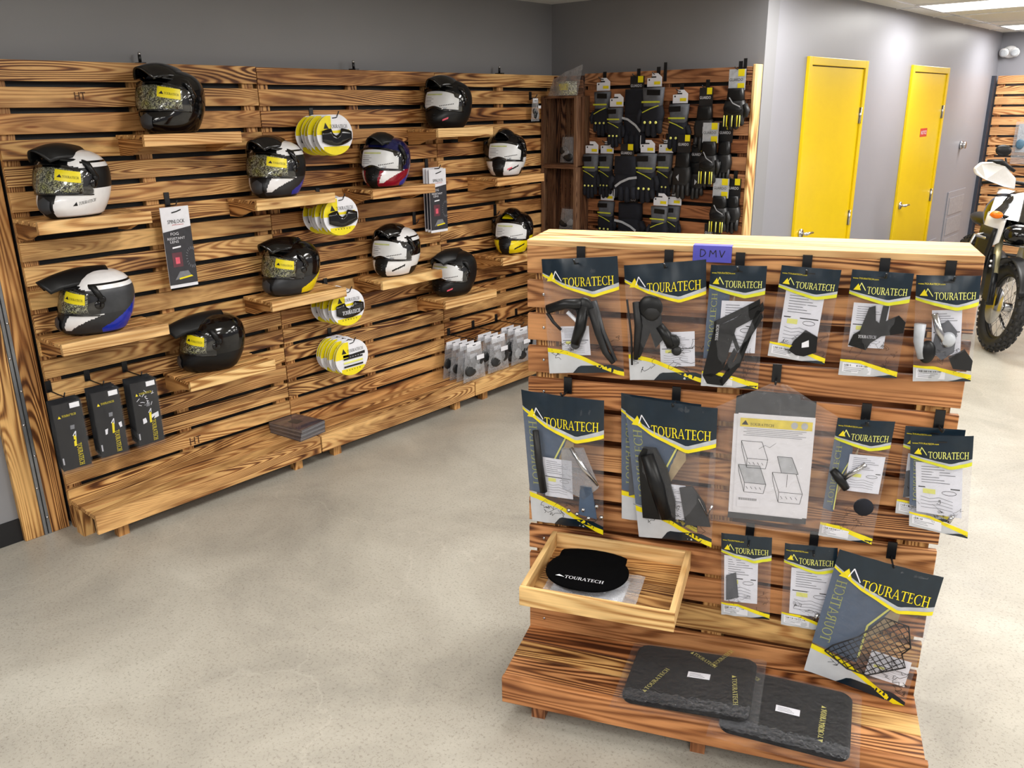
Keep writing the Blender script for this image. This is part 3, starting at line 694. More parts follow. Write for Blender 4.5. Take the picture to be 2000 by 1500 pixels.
def brand_bag(label, TL, TR, BL, BR, size='M', content=None, v=.03, bulge=.012, leaflet=None, backp=0, seed=1, group='branded accessory bags on the display stand'):
    """corners in stand coordinates (u,z)"""
    hk = ((TL[0]+TR[0])/2, (TL[1]+TR[1])/2)
    root = thing('accessory_bag', label, 'accessory bag', IP(hk[0], v, hk[1]), IA, group)
    rel = lambda p: (p[0]-hk[0], p[1]-hk[1])
    fn = patch(rel(TL), rel(TR), rel(BL), rel(BR), bulge, seed, wr=.004 if size == 'L' else .003)
    w = TR[0]-TL[0]; h = TL[1]-BL[1]; asp = h/w
    b = MB()
    b.grid(lambda s, t: fn(s, t), 0, 1, 0, 1, 20, 26, FILM); b.grid(lambda s, t: fn(s, t, 0, True), 0, 1, 0, 1, 12, 14, FILMT)
    b.build('clear_film', root)
    p = MB(); f1 = lambda s, t: fn(min(1, max(0, s)), min(1, max(0, t)), .0008); f2 = lambda s, t: fn(s, t, .0016); f3 = lambda s, t: fn(s, t, .0022)
    if size == 'L':
        def hb(s): return .885-.09*s/.3 if s < .3 else (.795-.075*(s-.3)/.38 if s < .68 else .72+.06*(s-.68)/.32)
        p.grid(f1, 0, 1, hb, 1, 30, 4, NAVY)
        p.grid(f1, 0, 1, lambda s: hb(s)-.008-.030*s, hb, 30, 1, GREYL); p.grid(f2, 0, 1, lambda s: hb(s)-.026-.034*s, lambda s: hb(s)-.008-.024*s, 30, 1, YEL)
        put_text(p, f3, 'TOURATECH', .29, .768, .66, .076*1.5/asp, YEL); logo(p, f3, .06, .815, .21, .085*1.5/asp, YEL, PAPER)
        p.build('header_print', root); p = MB()
        def wb(s): return .245-.20*s+.03*math.sin(s*5)
        p.grid(f1, 0, 1, 0, lambda s: wb(s)-.045, 26, 4, plain('silver_grey_print', (196, 199, 204), .35, var=.03)); p.grid(f2, 0, 1, lambda s: wb(s)-.05, lambda s: wb(s)-.012, 26, 1, YEL)
        p.grid(f2, .32, 1, 0, lambda s: min(.072, (s-.32)*.7, .03+(1-s)*.3), 16, 2, NAVY)
    else:
        def hb(s): return .80-.07*s/.65 if s < .65 else .73+.05*(s-.65)/.35
        k = min(1, 1.85/asp); hb0 = hb
        hb = lambda s: 1-(1-hb0(s))*k
        p.grid(f1, 0, 1, hb, 1, 24, 4, NAVY)
        p.grid(f1, 0, 1, lambda s: hb(s)-(.012+.02*s)*k, hb, 24, 1, GREYL); p.grid(f2, 0, 1, lambda s: hb(s)-(.035+.03*s)*k, lambda s: hb(s)-(.012+.016*s)*k, 24, 1, plain('lime_print', (206, 206, 40), .4, var=.03))
        put_text(p, f3, 'TOURATECH', .285, 1-(1-.782)*k, .66, .066*k, LYEL); logo(p, f3, .06, 1-(1-.81)*k, .2, .07*k, YEL, LYEL)
        put_text(p, f3, 'www.TOURATECH.com', .03, 1-.085*k, .42, .016*k, YEL)
        poly(p, f3, [(.42, 1-.05*k), (.58, 1-.05*k), (.58, 1-.065*k), (.42, 1-.065*k)], HOOK)
        p.build('header_print', root); p = MB()
        def wb(s): return (.165 if s < .35 else .165-.10*(s-.35)/.65)*k
        p.grid(f1, 0, 1, 0, lambda s: wb(s)-.012, 20, 3, plain('silver_grey_print', (196, 199, 204), .35, var=.03))
        p.grid(f2, 0, 1, lambda s: max(0, wb(s)-.02-.03*s), wb, 20, 1, YEL)
        p.grid(f2, .6, 1, 0, lambda s: min(.03, (s-.6)*.12), 8, 1, NAVY)
        # barcode label
        poly(p, f2, [(.05, .04*k), (.55, .02*k), (.55, .115*k), (.05, .135*k)], PAPER)
        for i in range(16): x = .08+i*.026; poly(p, f3, [(x, .10*k-.0), (x+.006+.008*((i*7) % 3)/2, .10*k), (x+.006+.008*((i*7) % 3)/2, .122*k-i*.0006), (x, .122*k-i*.0006)], INK)
        for i in range(3): line(p, f3, [(.08, (.088-.017*i)*k), (.42-.05*i, (.083-.017*i)*k)], .008, INKG, asp)
    # world-map outlines printed across the lower film
    rnd = random.Random(seed)
    for c in range(9):
        x, z = rnd.uniform(.15, .9), rnd.uniform(.10, .32); pts = [(x, z)]
        for i in range(9):
            x = min(.97, max(.05, x+rnd.uniform(-.05, .07))); z = min(.36, max(.07, z+rnd.uniform(-.03, .03))); pts.append((x, z))
        line(p, f2, pts, .0045, INK, asp)
    p.build('base_print', root)
    if backp:
        q_ = MB(); fb = lambda s, t: fn(s, t, 0, True)-Vector((0, .0015, 0)); fb2 = lambda s, t: fn(s, t, 0, True)-Vector((0, .003, 0))
        q_.grid(fb, 0, 1, .1, .85, 2, 2, FILMT) if False else None
        q_.grid(fb, 0, backp, lambda s: .24-.1*s, lambda s: .86-.08*s, 10, 6, BACKP)
        q_.grid(fb, backp, min(1, backp+.16), lambda s: .42+(s-backp)*1.4, lambda s: .84-(s-backp)*.5, 4, 3, BACKP); q_.grid(fb, min(.9, backp+.02), min(1, backp+.26), lambda s: .36+(s-backp)*.9, lambda s: .44+(s-backp)*1.3, 6, 2, plain('tan_print', (170, 150, 116), .4))
        line(q_, fb2, [(backp, .24), (backp, .5), (min(1, backp+.16), .68)], .02, LYEL, asp)
        put_text(q_, fb2, 'TOURATECH', .06, .28, .10, .50, plain('olive_print', (160, 166, 90), .4), rot='m90'); q_.build('back_print', root)
    if leaflet:
        s0, t0, s1, t1, sk = leaflet; l = MB()
        fl = lambda s, t: (lambda p: Vector((p.x, p.y*.30-.001, p.z)))(fn(s0+(s1-s0)*s+sk*t, t0+(t1-t0)*t-sk*s*.3)); flt = lambda s, t: fl(s, t)-Vector((0, .0008, 0))
        l.grid(fl, 0, 1, 0, 1, 6, 6, PAPER)
        for i in range(7): line(l, flt, [(.12, .92-i*.05), (.5+.35*((i*5) % 4)/3, .92-i*.05)], .012, INKG, 1)
        line(l, flt, [(.05, .52), (.95, .52)], .02, INK, 1)
        poly(l, flt, [(.15, .40), (.42, .40), (.42, .49), (.15, .49)], LYEL)
        for i in range(12):
            a = i*.52; line(l, flt, [(.72+.16*math.cos(a), .44+.04*math.sin(a)), (.72+.16*math.cos(a+.52), .44+.04*math.sin(a+.52))], .008, INK, 1)
        for i in range(4): line(l, flt, [(.1, .33-i*.07), (.3, .30-i*.06), (.5, .34-i*.07), (.8, .28-i*.06)], .008, INKG, 1)
        l.build('leaflet', root)
    if content:
        c = MB(); nm = content(c, lambda s, t, o=0: Vector((rel(BL)[0]*(1-t)+rel(TL)[0]*t+s*w, o, (rel(BL)[1]+(rel(BR)[1]-rel(BL)[1])*s)*(1-t)+rel(TL)[1]*t)))
        c.build(nm, root, loc=(0, -bulge*.62-.002, 0))
    return root

# ------------------------------------------------------------ display stand (centre)
IA = R(22.454); IX, IY, IW, IZ, ID = 2.3161, 1.0108, 1.1761, 1.431, .228
Uv = Vector((math.cos(IA), math.sin(IA), 0)); Vv = Vector((math.sin(IA), -math.cos(IA), 0))
def IP(u, v, z): return Vector((IX, IY, 0))+Uv*u+Vv*v+Vector((0, 0, z))
plain_top = wood('top_board_pine', (214, 174, 122), (190, 142, 92), (128, 86, 52), .3, k=16)
st = thing('display_stand', 'free-standing torched pine slatted display stand in the middle of the floor', 'display stand', (IX, IY, 0), IA)
# local: x = u, y = -v
b = MB()
for k in range(13):
    z1 = IZ-.0002-.0995*k; z0 = max(z1-.080, .14)
    if k == 0: z0 = z1-.078
    b.box((0, random.uniform(-.0, .003), z0), (IW, .02, z1), WOOD if k == 11 else WOODS, 0, random.uniform(.3, .9) if k not in (0, 11) else .9)
b.build('front_slats', st, bevel=.002)
b = MB()
for k in range(14):
    z1 = IZ-.0002-.0995*k; b.box((0, ID-.02, max(z1-(.08 if k < 5 else .098), .035)), (IW, ID, z1), WOODR, 0, random.uniform(0, .2))  # scorched wood, toned darker still to paint in the shade inside the stand
b.build('back_slats', st, bevel=.002)
b = MB()
for k in range(3): b.box((0, .0005+.076*k, IZ), (IW, .0005+.076*k+.073, IZ+.018), plain_top, 0, (.7, .85, .95)[k])
b.build('top_boards', st, bevel=.002)
b = MB()
for x in (.02, IW/2-.03, IW-.08):
    for y in (.021, ID-.06): b.box((x, y, .03), (x+.06, y+.038, IZ-.002), WOODG, 2, .6)
b.build('posts', st)
b = MB()
for k, (a, c, tn_) in enumerate(((0.004, .088, .15), (.094, .176, .95), (.181, .268, .55))): b.box((0.002, -c, .143), (IW+.0, -a, .165), WOOD if k == 1 else WOODS, 0, tn_)
b.build('base_boards', st, bevel=.002)
b = MB(); b.box((0, -.29, .075), (IW+.006, -.269, .165), WOODS, 0, .35); b.build('base_front_board', st, bevel=.003)
for x in (.08, IW/2-.02, IW-.12):
    for y in (-.24, .13):
        b = MB(); b.box((x, y, 0), (x+.042, y+.05, .143 if y < 0 else .06), WOODR, 2, .4); b.build('foot', st)
b = MB()
for k in range(13):
    for x in (.05,):
        b.ell((x, -.001, IZ-.04-.0995*k), (.0045, .002, .0045), CHROME, 8, 4)
b.build('screws', st)
# purple tape
t = thing('tape_label', 'strip of purple tape with handwritten letters on the stand top edge', 'tape', IP(.472, .001, 1.4505), IA)
b = MB(); b.box((0, -.0, -.0005), (.102, .030, .0003), PURPLE); b.box((0, -.0015, -.044), (.102, 0, .0003), PURPLE)
b.build('tape', t)
b = MB(); f = lambda x, z: (.02+x, -.0022+0*z, -.030+z)
for pts in ([(0, 0), (0, .02), (.010, .018), (.014, .010), (.008, .002), (0, 0)], [(.024, 0), (.026, .018), (.033, .008), (.040, .019), (.042, 0)], [(.050, .019), (.056, 0), (.064, .018)]): line(b, f, pts, .0022, INK)
b.build('writing', t)

hk = [(.161, 1.43, 'first bag from the left', 1), (.408, 1.43, 'second bag from the left', 1), (.597, 1.43, 'third bag from the left', 1), (.766, 1.43, 'fourth bag from the left', 1), (.952, 1.43, 'fifth bag from the left', 1), (.1103*10, 1.43, 'rightmost bag', 1),
      (.126, 1.04, 'leftmost bag', 2), (.447, 1.04, 'second bag from the left', 2), (.715, 1.13, 'clear bag with the instruction sheet', 2), (.952, 1.04, 'bag with the round black cap', 2), (1.13, 1.04, 'rightmost bags', 2),
      (.68, .642, 'leftmost bag', 3), (.857, .642, 'middle bag', 3), (1.062, .642, 'large tilted bag with the wire grille', 3)]
for u, z, l, r_ in hk:
    hook('stand hook above the %s, %s row' % (l, ('', 'top', 'middle', 'bottom')[r_]), IP(u, .0, z), IA, .07 if r_ < 3 else .08, .045, .012, 'black strap hooks on the display stand')

# contents of the bags (black powder-coated parts)
def hull(b, pts, P, th=.008, mat=MATTK, o=-.0):
    n = len(pts); f = [P(a, c, o) for a, c in pts]; k = [P(a, c, o+th) for a, c in pts]
    b.add(f+k, [tuple(range(n)), tuple(range(2*n-1, n-1, -1))]+[(i, n+i, n+(i+1) % n, (i+1) % n) for i in range(n)], mat)
def ring(b, outer, P, w=.05, th=.008, mat=MATTK):
    """frame following a polygon"""
    n = len(outer)
    for i in range(n):
        a, c = outer[i], outer[(i+1) % n]; dx, dz = c[0]-a[0], c[1]-a[1]; l = math.hypot(dx, dz); nx, nz = -dz/l*w, dx/l*w
        hull(b, [a, c, (c[0]+nx, c[1]+nz), (a[0]+nx, a[1]+nz)], P, th, mat)
def c_arm(b, P):
    b.tube([P(.05, .58), P(.3, .63), P(.52, .63)], [.013, .015, .017], MATTK, 12); b.ell(P(.55, .60), (.028, .012, .030), MATTK, 18, 10)
    b.tube([P(.55, .62), P(.48, .42), P(.40, .28)], [.016, .017, .014], MATTK, 12); b.ell(P(.40, .27), (.014, .010, .014), GREYD)
    b.tube([P(.66, .60), P(.72, .38), P(.80, .2), P(.9, .10)], [.016, .012, .010, .008], RUB, 10)
    b.tube([P(.68, .66), P(.78, .4), P(.93, .12)], [.010, .006, .005], GREYD, 8)
    b.tube([P(.05, .55), P(.12, .47), P(.22, .40)], [.006, .005, .004], RUB, 8)
    b.tube([P(.32, .56), P(.50, .44)], [.006, .006], PAPER, 6)
    return 'folding_lever'
def c_lamp(b, P):
    b.ell(P(.32, .66), (.034, .012, .034), MATTK, 24, 10); b.ell(P(.33, .62), (.026, .014, .026), RUB, 20, 8)
    hull(b, [(.18, .62), (.44, .62), (.46, .38), (.36, .30), (.30, .44), (.16, .22), (.10, .2)], P, .012)
    b.tube([P(.14, .7), P(.16, .5), P(.10, .2)], [.010, .012, .007], RUB, 8)
    b.tube([P(.42, .5), P(.50, .42), P(.56, .32)], [.012, .015, .014], MATTK, 10); b.ell(P(.58, .36), (.020, .010, .022), MATTK, 14, 8); b.ell(P(.62, .28), (.014, .010, .014), RUB)
    b.tube([P(.03, .72), P(.06, .4), P(.05, .15)], .003, RUB, 6)
    return 'lamp_bracket'
def c_guard(b, P):
    hull(b, [(.02, .10), (.16, .50), (.50, .575), (.56, .50), (.40, .16), (.20, .09)], P, .006, MATTK)
    ring(b, [(.16, .50), (.95, .70), (.99, .64), (.66, .34), (.50, .50)], P, .05, .008); hull(b, [(.50, .575), (.92, .71), (.99, .66), (.9, .60), (.54, .50)], P, .008)
    hull(b, [(.90, .66), (.99, .66), (.70, .20), (.42, .02), (.34, .06), (.60, .24)], P, .008); hull(b, [(.02, .10), (.12, .03), (.42, .02), (.40, .09), (.18, .12)], P, .008)
    hull(b, [(.40, .16), (.50, .14), (.62, .30), (.56, .34)], P, .008)
    put_text(b, lambda s, t: P(s, t, -.0015), 'TOURATECH', .20, .40, .05, .13, PAPER, rot=90)
    return 'side_guard'
def c_small(b, P):
    hull(b, [(.35, .10), (.40, .20), (.58, .34), (.80, .28), (.82, .12), (.62, .06), (.48, .06)], P, .01)
    hull(b, [(.55, .20), (.66, .24), (.68, .17), (.56, .15)], P, .002, PAPER, -.001); return 'bracket'
def c_plate(b, P):
    hull(b, [(.10, .30), (.16, .40), (.26, .44), (.36, .66), (.46, .68), (.50, .54), (.56, .52), (.58, .68), (.68, .68), (.66, .54), (.86, .60), (.98, .54), (.97, .44), (.62, .40), (.46, .33), (.40, .26)], P, .006, MATTK)
    put_text(b, lambda s, t: P(s, t, -.0015), 'TOURATECH', .24, .375, .30, .028, PAPER); return 'mounting_plate'
def c_clamp(b, P):
    b.tube([P(.08, .56), P(.06, .40), P(.12, .24)], [.014, .012, .010], GREYL, 10); b.tube([P(.3, .66), P(.38, .5), P(.5, .36)], [.008, .010, .009], CHROME, 8)
    hull(b, [(.28, .30), (.34, .52), (.52, .60), (.66, .50), (.62, .30), (.44, .22)], P, .014, GREYM); hull(b, [(.55, .24), (.80, .32), (.92, .22), (.90, .12), (.62, .14)], P, .014, RUB)
    b.ell(P(.52, .42), (.018, .012, .02), GREYL); b.ell(P(.20, .30), (.020, .012, .03), MATTK); return 'clamp_kit'
def c_mount(b, P):
    b.tube([P(.16, .72), P(.17, .5), P(.20, .26)], [.010, .012, .012], RUB, 8); hull(b, [(.44, .30), (.46, .60), (.72, .62), (.88, .34), (.70, .24)], P, .014, FILMW); hull(b, [(.62, .12), (.66, .34), (.80, .34), (.84, .10)], P, .008, BACKP)
    for s, t in ((.5, .14), (.6, .12), (.68, .16), (.74, .10), (.85, .2), (.9, .12)): b.ell(P(s, t), (.007, .007, .007), CHROME, 10, 6)
    b.tube([P(.58, .62), P(.72, .48), P(.88, .36)], [.006, .009, .004], CHROME, 8); return 'hardware_kit'
def c_strap(b, P):
    hull(b, [(.08, .16), (.10, .60), (.16, .66), (.30, .66), (.40, .52), (.46, .30), (.44, .16)], P, .016); b.tube([P(.2, .62), P(.28, .4), P(.34, .18)], [.020, .024, .018], MATTK, 12)
    hull(b, [(.55, .14), (.52, .40), (.66, .42), (.78, .30), (.82, .14)], P, .010, GREYD)
    b.tube([P(.72, .34), P(.80, .22), P(.86, .30)], .003, CHROME, 6); return 'pivot_pegs'
def c_cap(b, P):
    b.ell(P(.72, .31), (.026, .007, .026), NAVYF, 24, 8); b.tube([P(.28, .52), P(.62, .66)], .007, CHROME, 8); b.tube([P(.06, .58), P(.20, .52), P(.36, .44)], [.010, .014, .010], MATTK, 8)
    return 'mirror_stem_and_cap'
def c_screws(b, P):
    b.tube([P(.65, .14), P(.72, .22)], .006, CHROME, 8); return 'bolt'
def c_flat(b, P): hull(b, [(.1, .2), (.1, .5), (.3, .55), (.35, .25)], P, .004, GREYM); return 'plate'
def c_grille(b, P):
    out = [(.14, .22), (.20, .28), (.42, .40), (.60, .58), (.84, .56), (.92, .42), (.86, .36), (.93, .28), (.60, .14), (.40, .14)]
    pts = [P(a, c) for a, c in out]; b.tube(pts+[pts[0]], .0022, INK, 6)
    def inside(s, t):
        r = False; n = len(out)
        for i in range(n):
            (x1, y1), (x2, y2) = out[i], out[(i+1) % n]
            if (y1 > t) != (y2 > t) and s < (x2-x1)*(t-y1)/(y2-y1)+x1: r = not r
        return r
    for d in (1, -1):
        for k in range(-16, 34):
            run = []
            for i in range(101):
                s = i/100; tt = (k*.05+d*s*.62)
                if inside(s, tt): run.append((s, tt))
                else:
                    if len(run) > 2: b.tube([P(*run[0], .001*d), P(*run[-1], .001*d)], .0012, INK, 5)
                    run = []
    return 'wire_grille'
BG = brand_bag
BG('clear bag with a black folding lever, leftmost in the top row of the stand', (.053, 1.400), (.271, 1.418), (.077, 1.062), (.299, 1.085), 'L', c_arm, .03, .02, (.2, .16, .58, .42, 0), seed=1)
BG('clear bag with a round black lamp bracket, second from left in the top row', (.290, 1.393), (.511, 1.419), (.317, 1.063), (.530, 1.083), 'L', c_lamp, .03, .022, (.42, .12, .86, .42, 0), seed=2)
BG('narrow bag with a black triangular guard, third from left in the top row', (.525, 1.406), (.668, 1.409), (.517, 1.066), (.670, 1.07), 'M', c_guard, .035, .014, (.25, .30, .9, .72, 0), .22, seed=3)
BG('short bag with a small black bracket over a leaflet, fourth in the top row', (.704, 1.412), (.850, 1.406), (.688, 1.166), (.833, 1.153), 'M', c_small, .03, .012, (.14, .16, .80, .74, 0), seed=4)
BG('bag with a dark metal mounting plate, fifth in the top row', (.875, 1.409), (1.019, 1.405), (.870, 1.128), (1.011, 1.131), 'M', c_plate, .03, .012, (.10, .28, .70, .70, 0), seed=5)
BG('bulging bag of grey clamp parts, rightmost in the top row', (1.024, 1.402), (1.168, 1.407), (1.050, 1.126), (1.182, 1.138), 'M', c_clamp, .03, .022, (.30, .25, .78, .68, -.03), seed=6)
BG('tall bag of metal hardware with a white leaflet, leftmost in the middle row', (-.007, 1.009), (.246, .999), (.025, .578), (.252, .578), 'L', c_mount, .045, .024, (.22, .22, .60, .52, 0), .36, seed=7)
BG('tall bag partly hidden behind the black foot peg bag, middle row', (.29, 1.018), (.52, 1.005), (.303, .614), (.53, .615), 'L', c_flat, .018, .006, None, .3, seed=8)
BG('tall bag with long black foot pegs, second from left in the middle row', (.304, 1.020), (.568, 1.008), (.362, .575), (.576, .589), 'L', c_strap, .045, .024, (.36, .16, .66, .42, 0), .40, seed=9)
BG('narrow bag with a steel stem and round black cap, middle row', (.881, 1.010), (1.022, 1.014), (.865, .655), (1.005, .649), 'M', c_cap, .035, .012, (.32, .42, .95, .72, 0), .2, seed=10)
BG('bag behind the rightmost middle-row bag, only its left edge showing', (1.050, .999), (1.192, 1.003), (1.055, .745), (1.193, .736), 'M', c_flat, .018, .005, (.1, .2, .9, .7, 0), seed=11)
BG('bag with a printed white leaflet, rightmost in the middle row', (1.062, .982), (1.208, .997), (1.090, .723), (1.234, .707), 'M', c_screws, .04, .012, (.12, .18, .88, .72, -.03), .2, seed=12)
BG('small flat bag with leaflet, leftmost in the bottom row', (.601, .621), (.743, .628), (.618, .348), (.757, .358), 'M', c_flat, .035, .008, (.06, .18, .74, .74, 0), seed=13)
BG('small flat bag with a silver bolt, middle of the bottom row', (.779, .617), (.920, .624), (.790, .349), (.932, .347), 'M', c_screws, .035, .008, (.15, .16, .95, .72, 0), seed=14)
BG('large tilted bag holding a black wire grille, right end of the bottom row', (.923, .634), (1.190, .593), (.866, .224), (1.144, .164), 'L', c_grille, .06, .014, (.56, .14, .95, .34, 0), .46, seed=15)

# clear bag with instruction sheet
t = thing('instruction_bag', 'large clear bag with a black rubber mat and white instruction sheet, middle row', 'clear bag', IP(.724, .03, 1.09), IA)
def cf(s, u, o=0):
    wt = .02+.15*min(1, (1-u)*5); x = (s-.5)*2*wt
    n = noise.noise(Vector((s*6, u*8, 3)))*.006*(1+1.5*abs(s-.5))
    return Vector((x+.012*(1-u)*0, -.018*math.sin(math.pi*s)*min(1, (1-u)*4)-n-.006, -.43*(1-u)))
b = MB(); b.grid(cf, 0, 1, 0, 1, 26, 30, film('loose_clear_film', (.95, .94, .94), .09, .1, 16, 1, .35)); b.build('clear_film', t)
b = MB(); b.prism([(-.109, -.02-.40), (.105, -.02-.39), (.10, -.045), (.06, -.045), (.055, -.03), (-.06, -.03), (-.109, -.05)], .0, .012, plain('charcoal_rubber', (44, 46, 50), .7)); b.build('rubber_mat', t)
b = MB(); fs_ = lambda s, u: Vector((-.10+.202*s+.010*u*0+.004*(1-u), -.003, -.392+.302*u+.006*s-.004)); fs2 = lambda s, u: fs_(s, u)-Vector((0, .0008, 0)); fs3 = lambda s, u: fs_(s, u)-Vector((0, .0015, 0))
b.grid(lambda s, u: fs_(s, u)+Vector((-.012, .0015, -.004)), 0, 1, 0, 1, 1, 1, PAPER); b.grid(fs_, 0, 1, 0, 1, 2, 2, PAPER)
b.grid(fs2, .03, .97, .87, .955, 2, 1, plain('mustard_print', (226, 206, 70), .5)); put_text(b, fs3, 'TOURATECH', .16, .885, .32, .025, INK); poly(b, fs3, [(.05, .89), (.14, .89), (.10, .935)], INK)
for x in (.74, .87): poly(b, fs3, [(x+.045*math.cos(a*.628), .912+.034*math.sin(a*.628)) for a in range(10)], GREYL)
for i in range(5): line(b, fs2, [(.08+.04*(i % 2), .855-i*.017), (.9-.05*(i % 3), .855-i*.017)], .006, INKG, 1.5)
def case(x, z, k, fill):
    P4 = [(x, z+.20*k), (x+.24*k, z+.20*k), (x+.32*k, z+.05*k), (x+.08*k, z+.05*k)]
    if fill: poly(b, fs2, P4, GREYL)
    line(b, fs3, P4+[P4[0]], .006, INK, 1.5); line(b, fs3, [P4[0], (x+.01, z+.14*k), (x+.08*k, z-.03*k), (x+.30*k, z-.03*k), P4[2]], .006, INK, 1.5); line(b, fs3, [P4[3], (x+.08*k, z-.03*k)], .006, INK, 1.5)
    for i in range(4): line(b, fs3, [(x+.1*k+i*.05*k, z+.02*k), (x+.12*k+i*.05*k, z+.0*k)], .008, INKG, 1.5)
case(.06, .50, 1.15, False); case(.04, .25, 1.2, True); case(.50, .18, 1.3, False)
poly(b, fs2, [(.55, .60), (.74, .60), (.84, .44), (.62, .44)], GREYL); line(b, fs3, [(.55, .60), (.74, .60), (.84, .44), (.62, .44), (.55, .60)], .006, INK, 1.5); line(b, fs3, [(.70, .43), (.70, .30)], .005, INK, 1.5)
line(b, fs3, [(.30, .66), (.38, .70), (.44, .68), (.52, .73)], .005, INKG, 1.5)
poly(b, fs3, [(.05, .06), (.36, .06), (.36, .17), (.05, .17)], PAPER); 
for i in range(18): x = .07+i*.014; poly(b, lambda s, u: fs3(s, u)-Vector((0, .0006, 0)), [(x, .13), (x+.006, .13), (x+.006, .155), (x, .155)], INK)
b.build('instruction_sheet', t)

# wooden tray on the stand
t = thing('wooden_tray', 'open pine tray fixed low on the left of the stand, holding a black cover', 'tray', IP(.08, .0, .50), IA)
TW, TD = .435, .35
b = MB(); b.box((0, -TD, -.03), (TW, -TD+.014, .028), WOODL, 0, .9); b.build('front_board', t, bevel=.0015)
b = MB(); b.box((.016, -.016, -.03), (TW-.016, -.002, .028), WOODL, 0, .7); b.build('back_board', t, bevel=.0015)
for x in (0, TW-.016):
    b = MB(); b.box((x, -TD+.014, -.03), (x+.016, -.002, .028), WOODL, 1, .85 if x == 0 else .6); b.build('side_board', t, bevel=.0015)
b = MB()
for k in range(5): b.box((.016, -.016-.064*(k+1)+.012, -.03), (TW-.016, -.016-.064*k, -.020), WOODL if k == 4 else WOODG, 0, .5+.1*k)
b.build('bottom_slats', t)
# black fabric cover and bagged copies under it
t = thing('fabric_cover', 'black round-edged cover with white lettering lying in the wooden tray', 'cover', IP(.238, .19, .508), IA)
b = MB(); b.ell((0, 0, .008), (.122, .108, .014), plain('deep_black_fabric', (5, 5, 6), .95, spec=.05), 36, 10, f=lambda d: Vector((math.copysign(abs(d.x/.122)**.8, d.x)*.122, d.y, d.z))); b.ell((.0, .075, .010), (.10, .045, .012), plain('deep_black_fabric', (5, 5, 6), .95, spec=.05), 24, 8, f=lambda d: Vector((math.copysign(min(1, abs(d.x/.10)*1.2), d.x)*.10, d.y, d.z))); b.build('cover', t)
b = MB(); put_text(b, lambda s, u: Vector((-.05+s*.115, -.075+u*.015, .0212)), 'TOURATECH', 0, 0, 1, 1, PAPER); poly(b, lambda s, u: Vector((s, u, .0212)), [(-.078, -.068), (-.05, -.07), (-.068, -.060)], PAPER)
b.build('lettering', t)
t = thing('bagged_cover', 'clear-bagged item with white card under the black cover in the tray', 'bagged item', IP(.26, .225, .4802), IA)
b = MB(); b.box((-.11, -.085, .001), (.10, .06, .010), PAPER); b.build('card', t)
b = MB(); b.grid(lambda s, u: Vector((-.13+.27*s, -.105+.2*u, .012+.006*noise.noise(Vector((s*7, u*7, 2))))), 0, 1, 0, 1, 14, 12, FILMW); b.build('film', t)

# flat mats in bags on the base of the stand
def mat_pack(label, c, z, ang, w, h, tilt, texts, rx=0, lab=(.05, .0)):
    t = thing('bagged_mat', label, 'bagged mat', IP(c[0], c[1], z), IA+R(ang), 'black mats in clear bags on the stand base'); t.rotation_euler = (R(rx), R(tilt), IA+R(ang))
    MATF = plain('black_mat_felt', (14, 11, 10), .9, spec=.1)
    def rr(k, r=.03):
        pts = []
        for cx, cy, a0 in ((w/2-r, h/2-r, 0), (-w/2+r, h/2-r, 90), (-w/2+r, -h/2+r, 180), (w/2-r, -h/2+r, 270)):
            for i in range(7): a = R(a0+i*15); pts.append(((cx+r*math.cos(a))*k, (cy+r*math.sin(a))*k))
        return pts
    b = MB(); lay = [(rr(.985), .0), (rr(1), .006), (rr(1), .014), (rr(.97), .020)]; n = 28; vs = []
    for p, zz in lay: vs += [(x, y, zz) for x, y in p]
    fs = [tuple(range(n-1, -1, -1)), tuple(3*n+i for i in range(n))]+[(j*n+i, j*n+(i+1) % n, (j+1)*n+(i+1) % n, (j+1)*n+i) for j in range(3) for i in range(n)]
    b.add(vs, fs, MATF, smooth=False); b.build('mat', t)
    b = MB()
    for (x, y, a, l) in texts:
        Rm = Matrix.Rotation(R(a), 3, 'Z'); Gd = plain('gold_print', (186, 178, 92), .5)
        put_text(b, lambda s, u: Vector((x, y, .0206))+Rm @ Vector((s*l, u*.013, 0)), 'TOURATECH', .12, 0, 1, 1, Gd); poly(b, lambda s, u: Vector((x, y, .0206))+Rm @ Vector((s*l, u*.013, 0)), [(0, 0), (.1, 0), (.05, 1)], Gd)
    b.build('lettering', t)
    b = MB(); b.box((lab[0], lab[1], .0215), (lab[0]+.065, lab[1]+.026, .0222), PAPER)
    for i in range(3): b.box((lab[0]+.006, lab[1]+.006+i*.006, .0222), (lab[0]+.05-i*.006, lab[1]+.0075+i*.006, .0225), INKG)
    b.build('label_sticker', t)
    b = MB()
    def ff(s, u):
        x = (s-.5)*(w+.05); y = (u-.5)*(h+.05)-.008; ex = max(0, abs(x)-w/2+.012)/.04; ey = max(0, abs(y)-h/2+.012)/.04; d = min(1, max(ex, ey))
        return Vector((x, y, .0235-.020*d**1.3+.0035*noise.noise(Vector((x*60, y*60, w*9)))*(.3+d)))
    b.grid(ff, 0, 1, 0, 1, 34, 26, film('mat_bag_film', (.95, .95, .96), .01, .12, 30, .6, .2)); b.build('clear_film', t)
    b = MB()   # crumpled lower hem of the bag
    b.grid(lambda s, u: Vector(((s-.5)*w, -h/2-.010+u*.05, .024+.008*noise.noise(Vector((s*40, u*9, w)))+.004*noise.noise(Vector((s*90, u*22, 5))))), 0, 1, 0, 1, 70, 8, film('crumpled_hem_film', (.85, .87, .9), .0, .06, 60, 1, .32)); b.build('crumpled_hem', t)
    return t
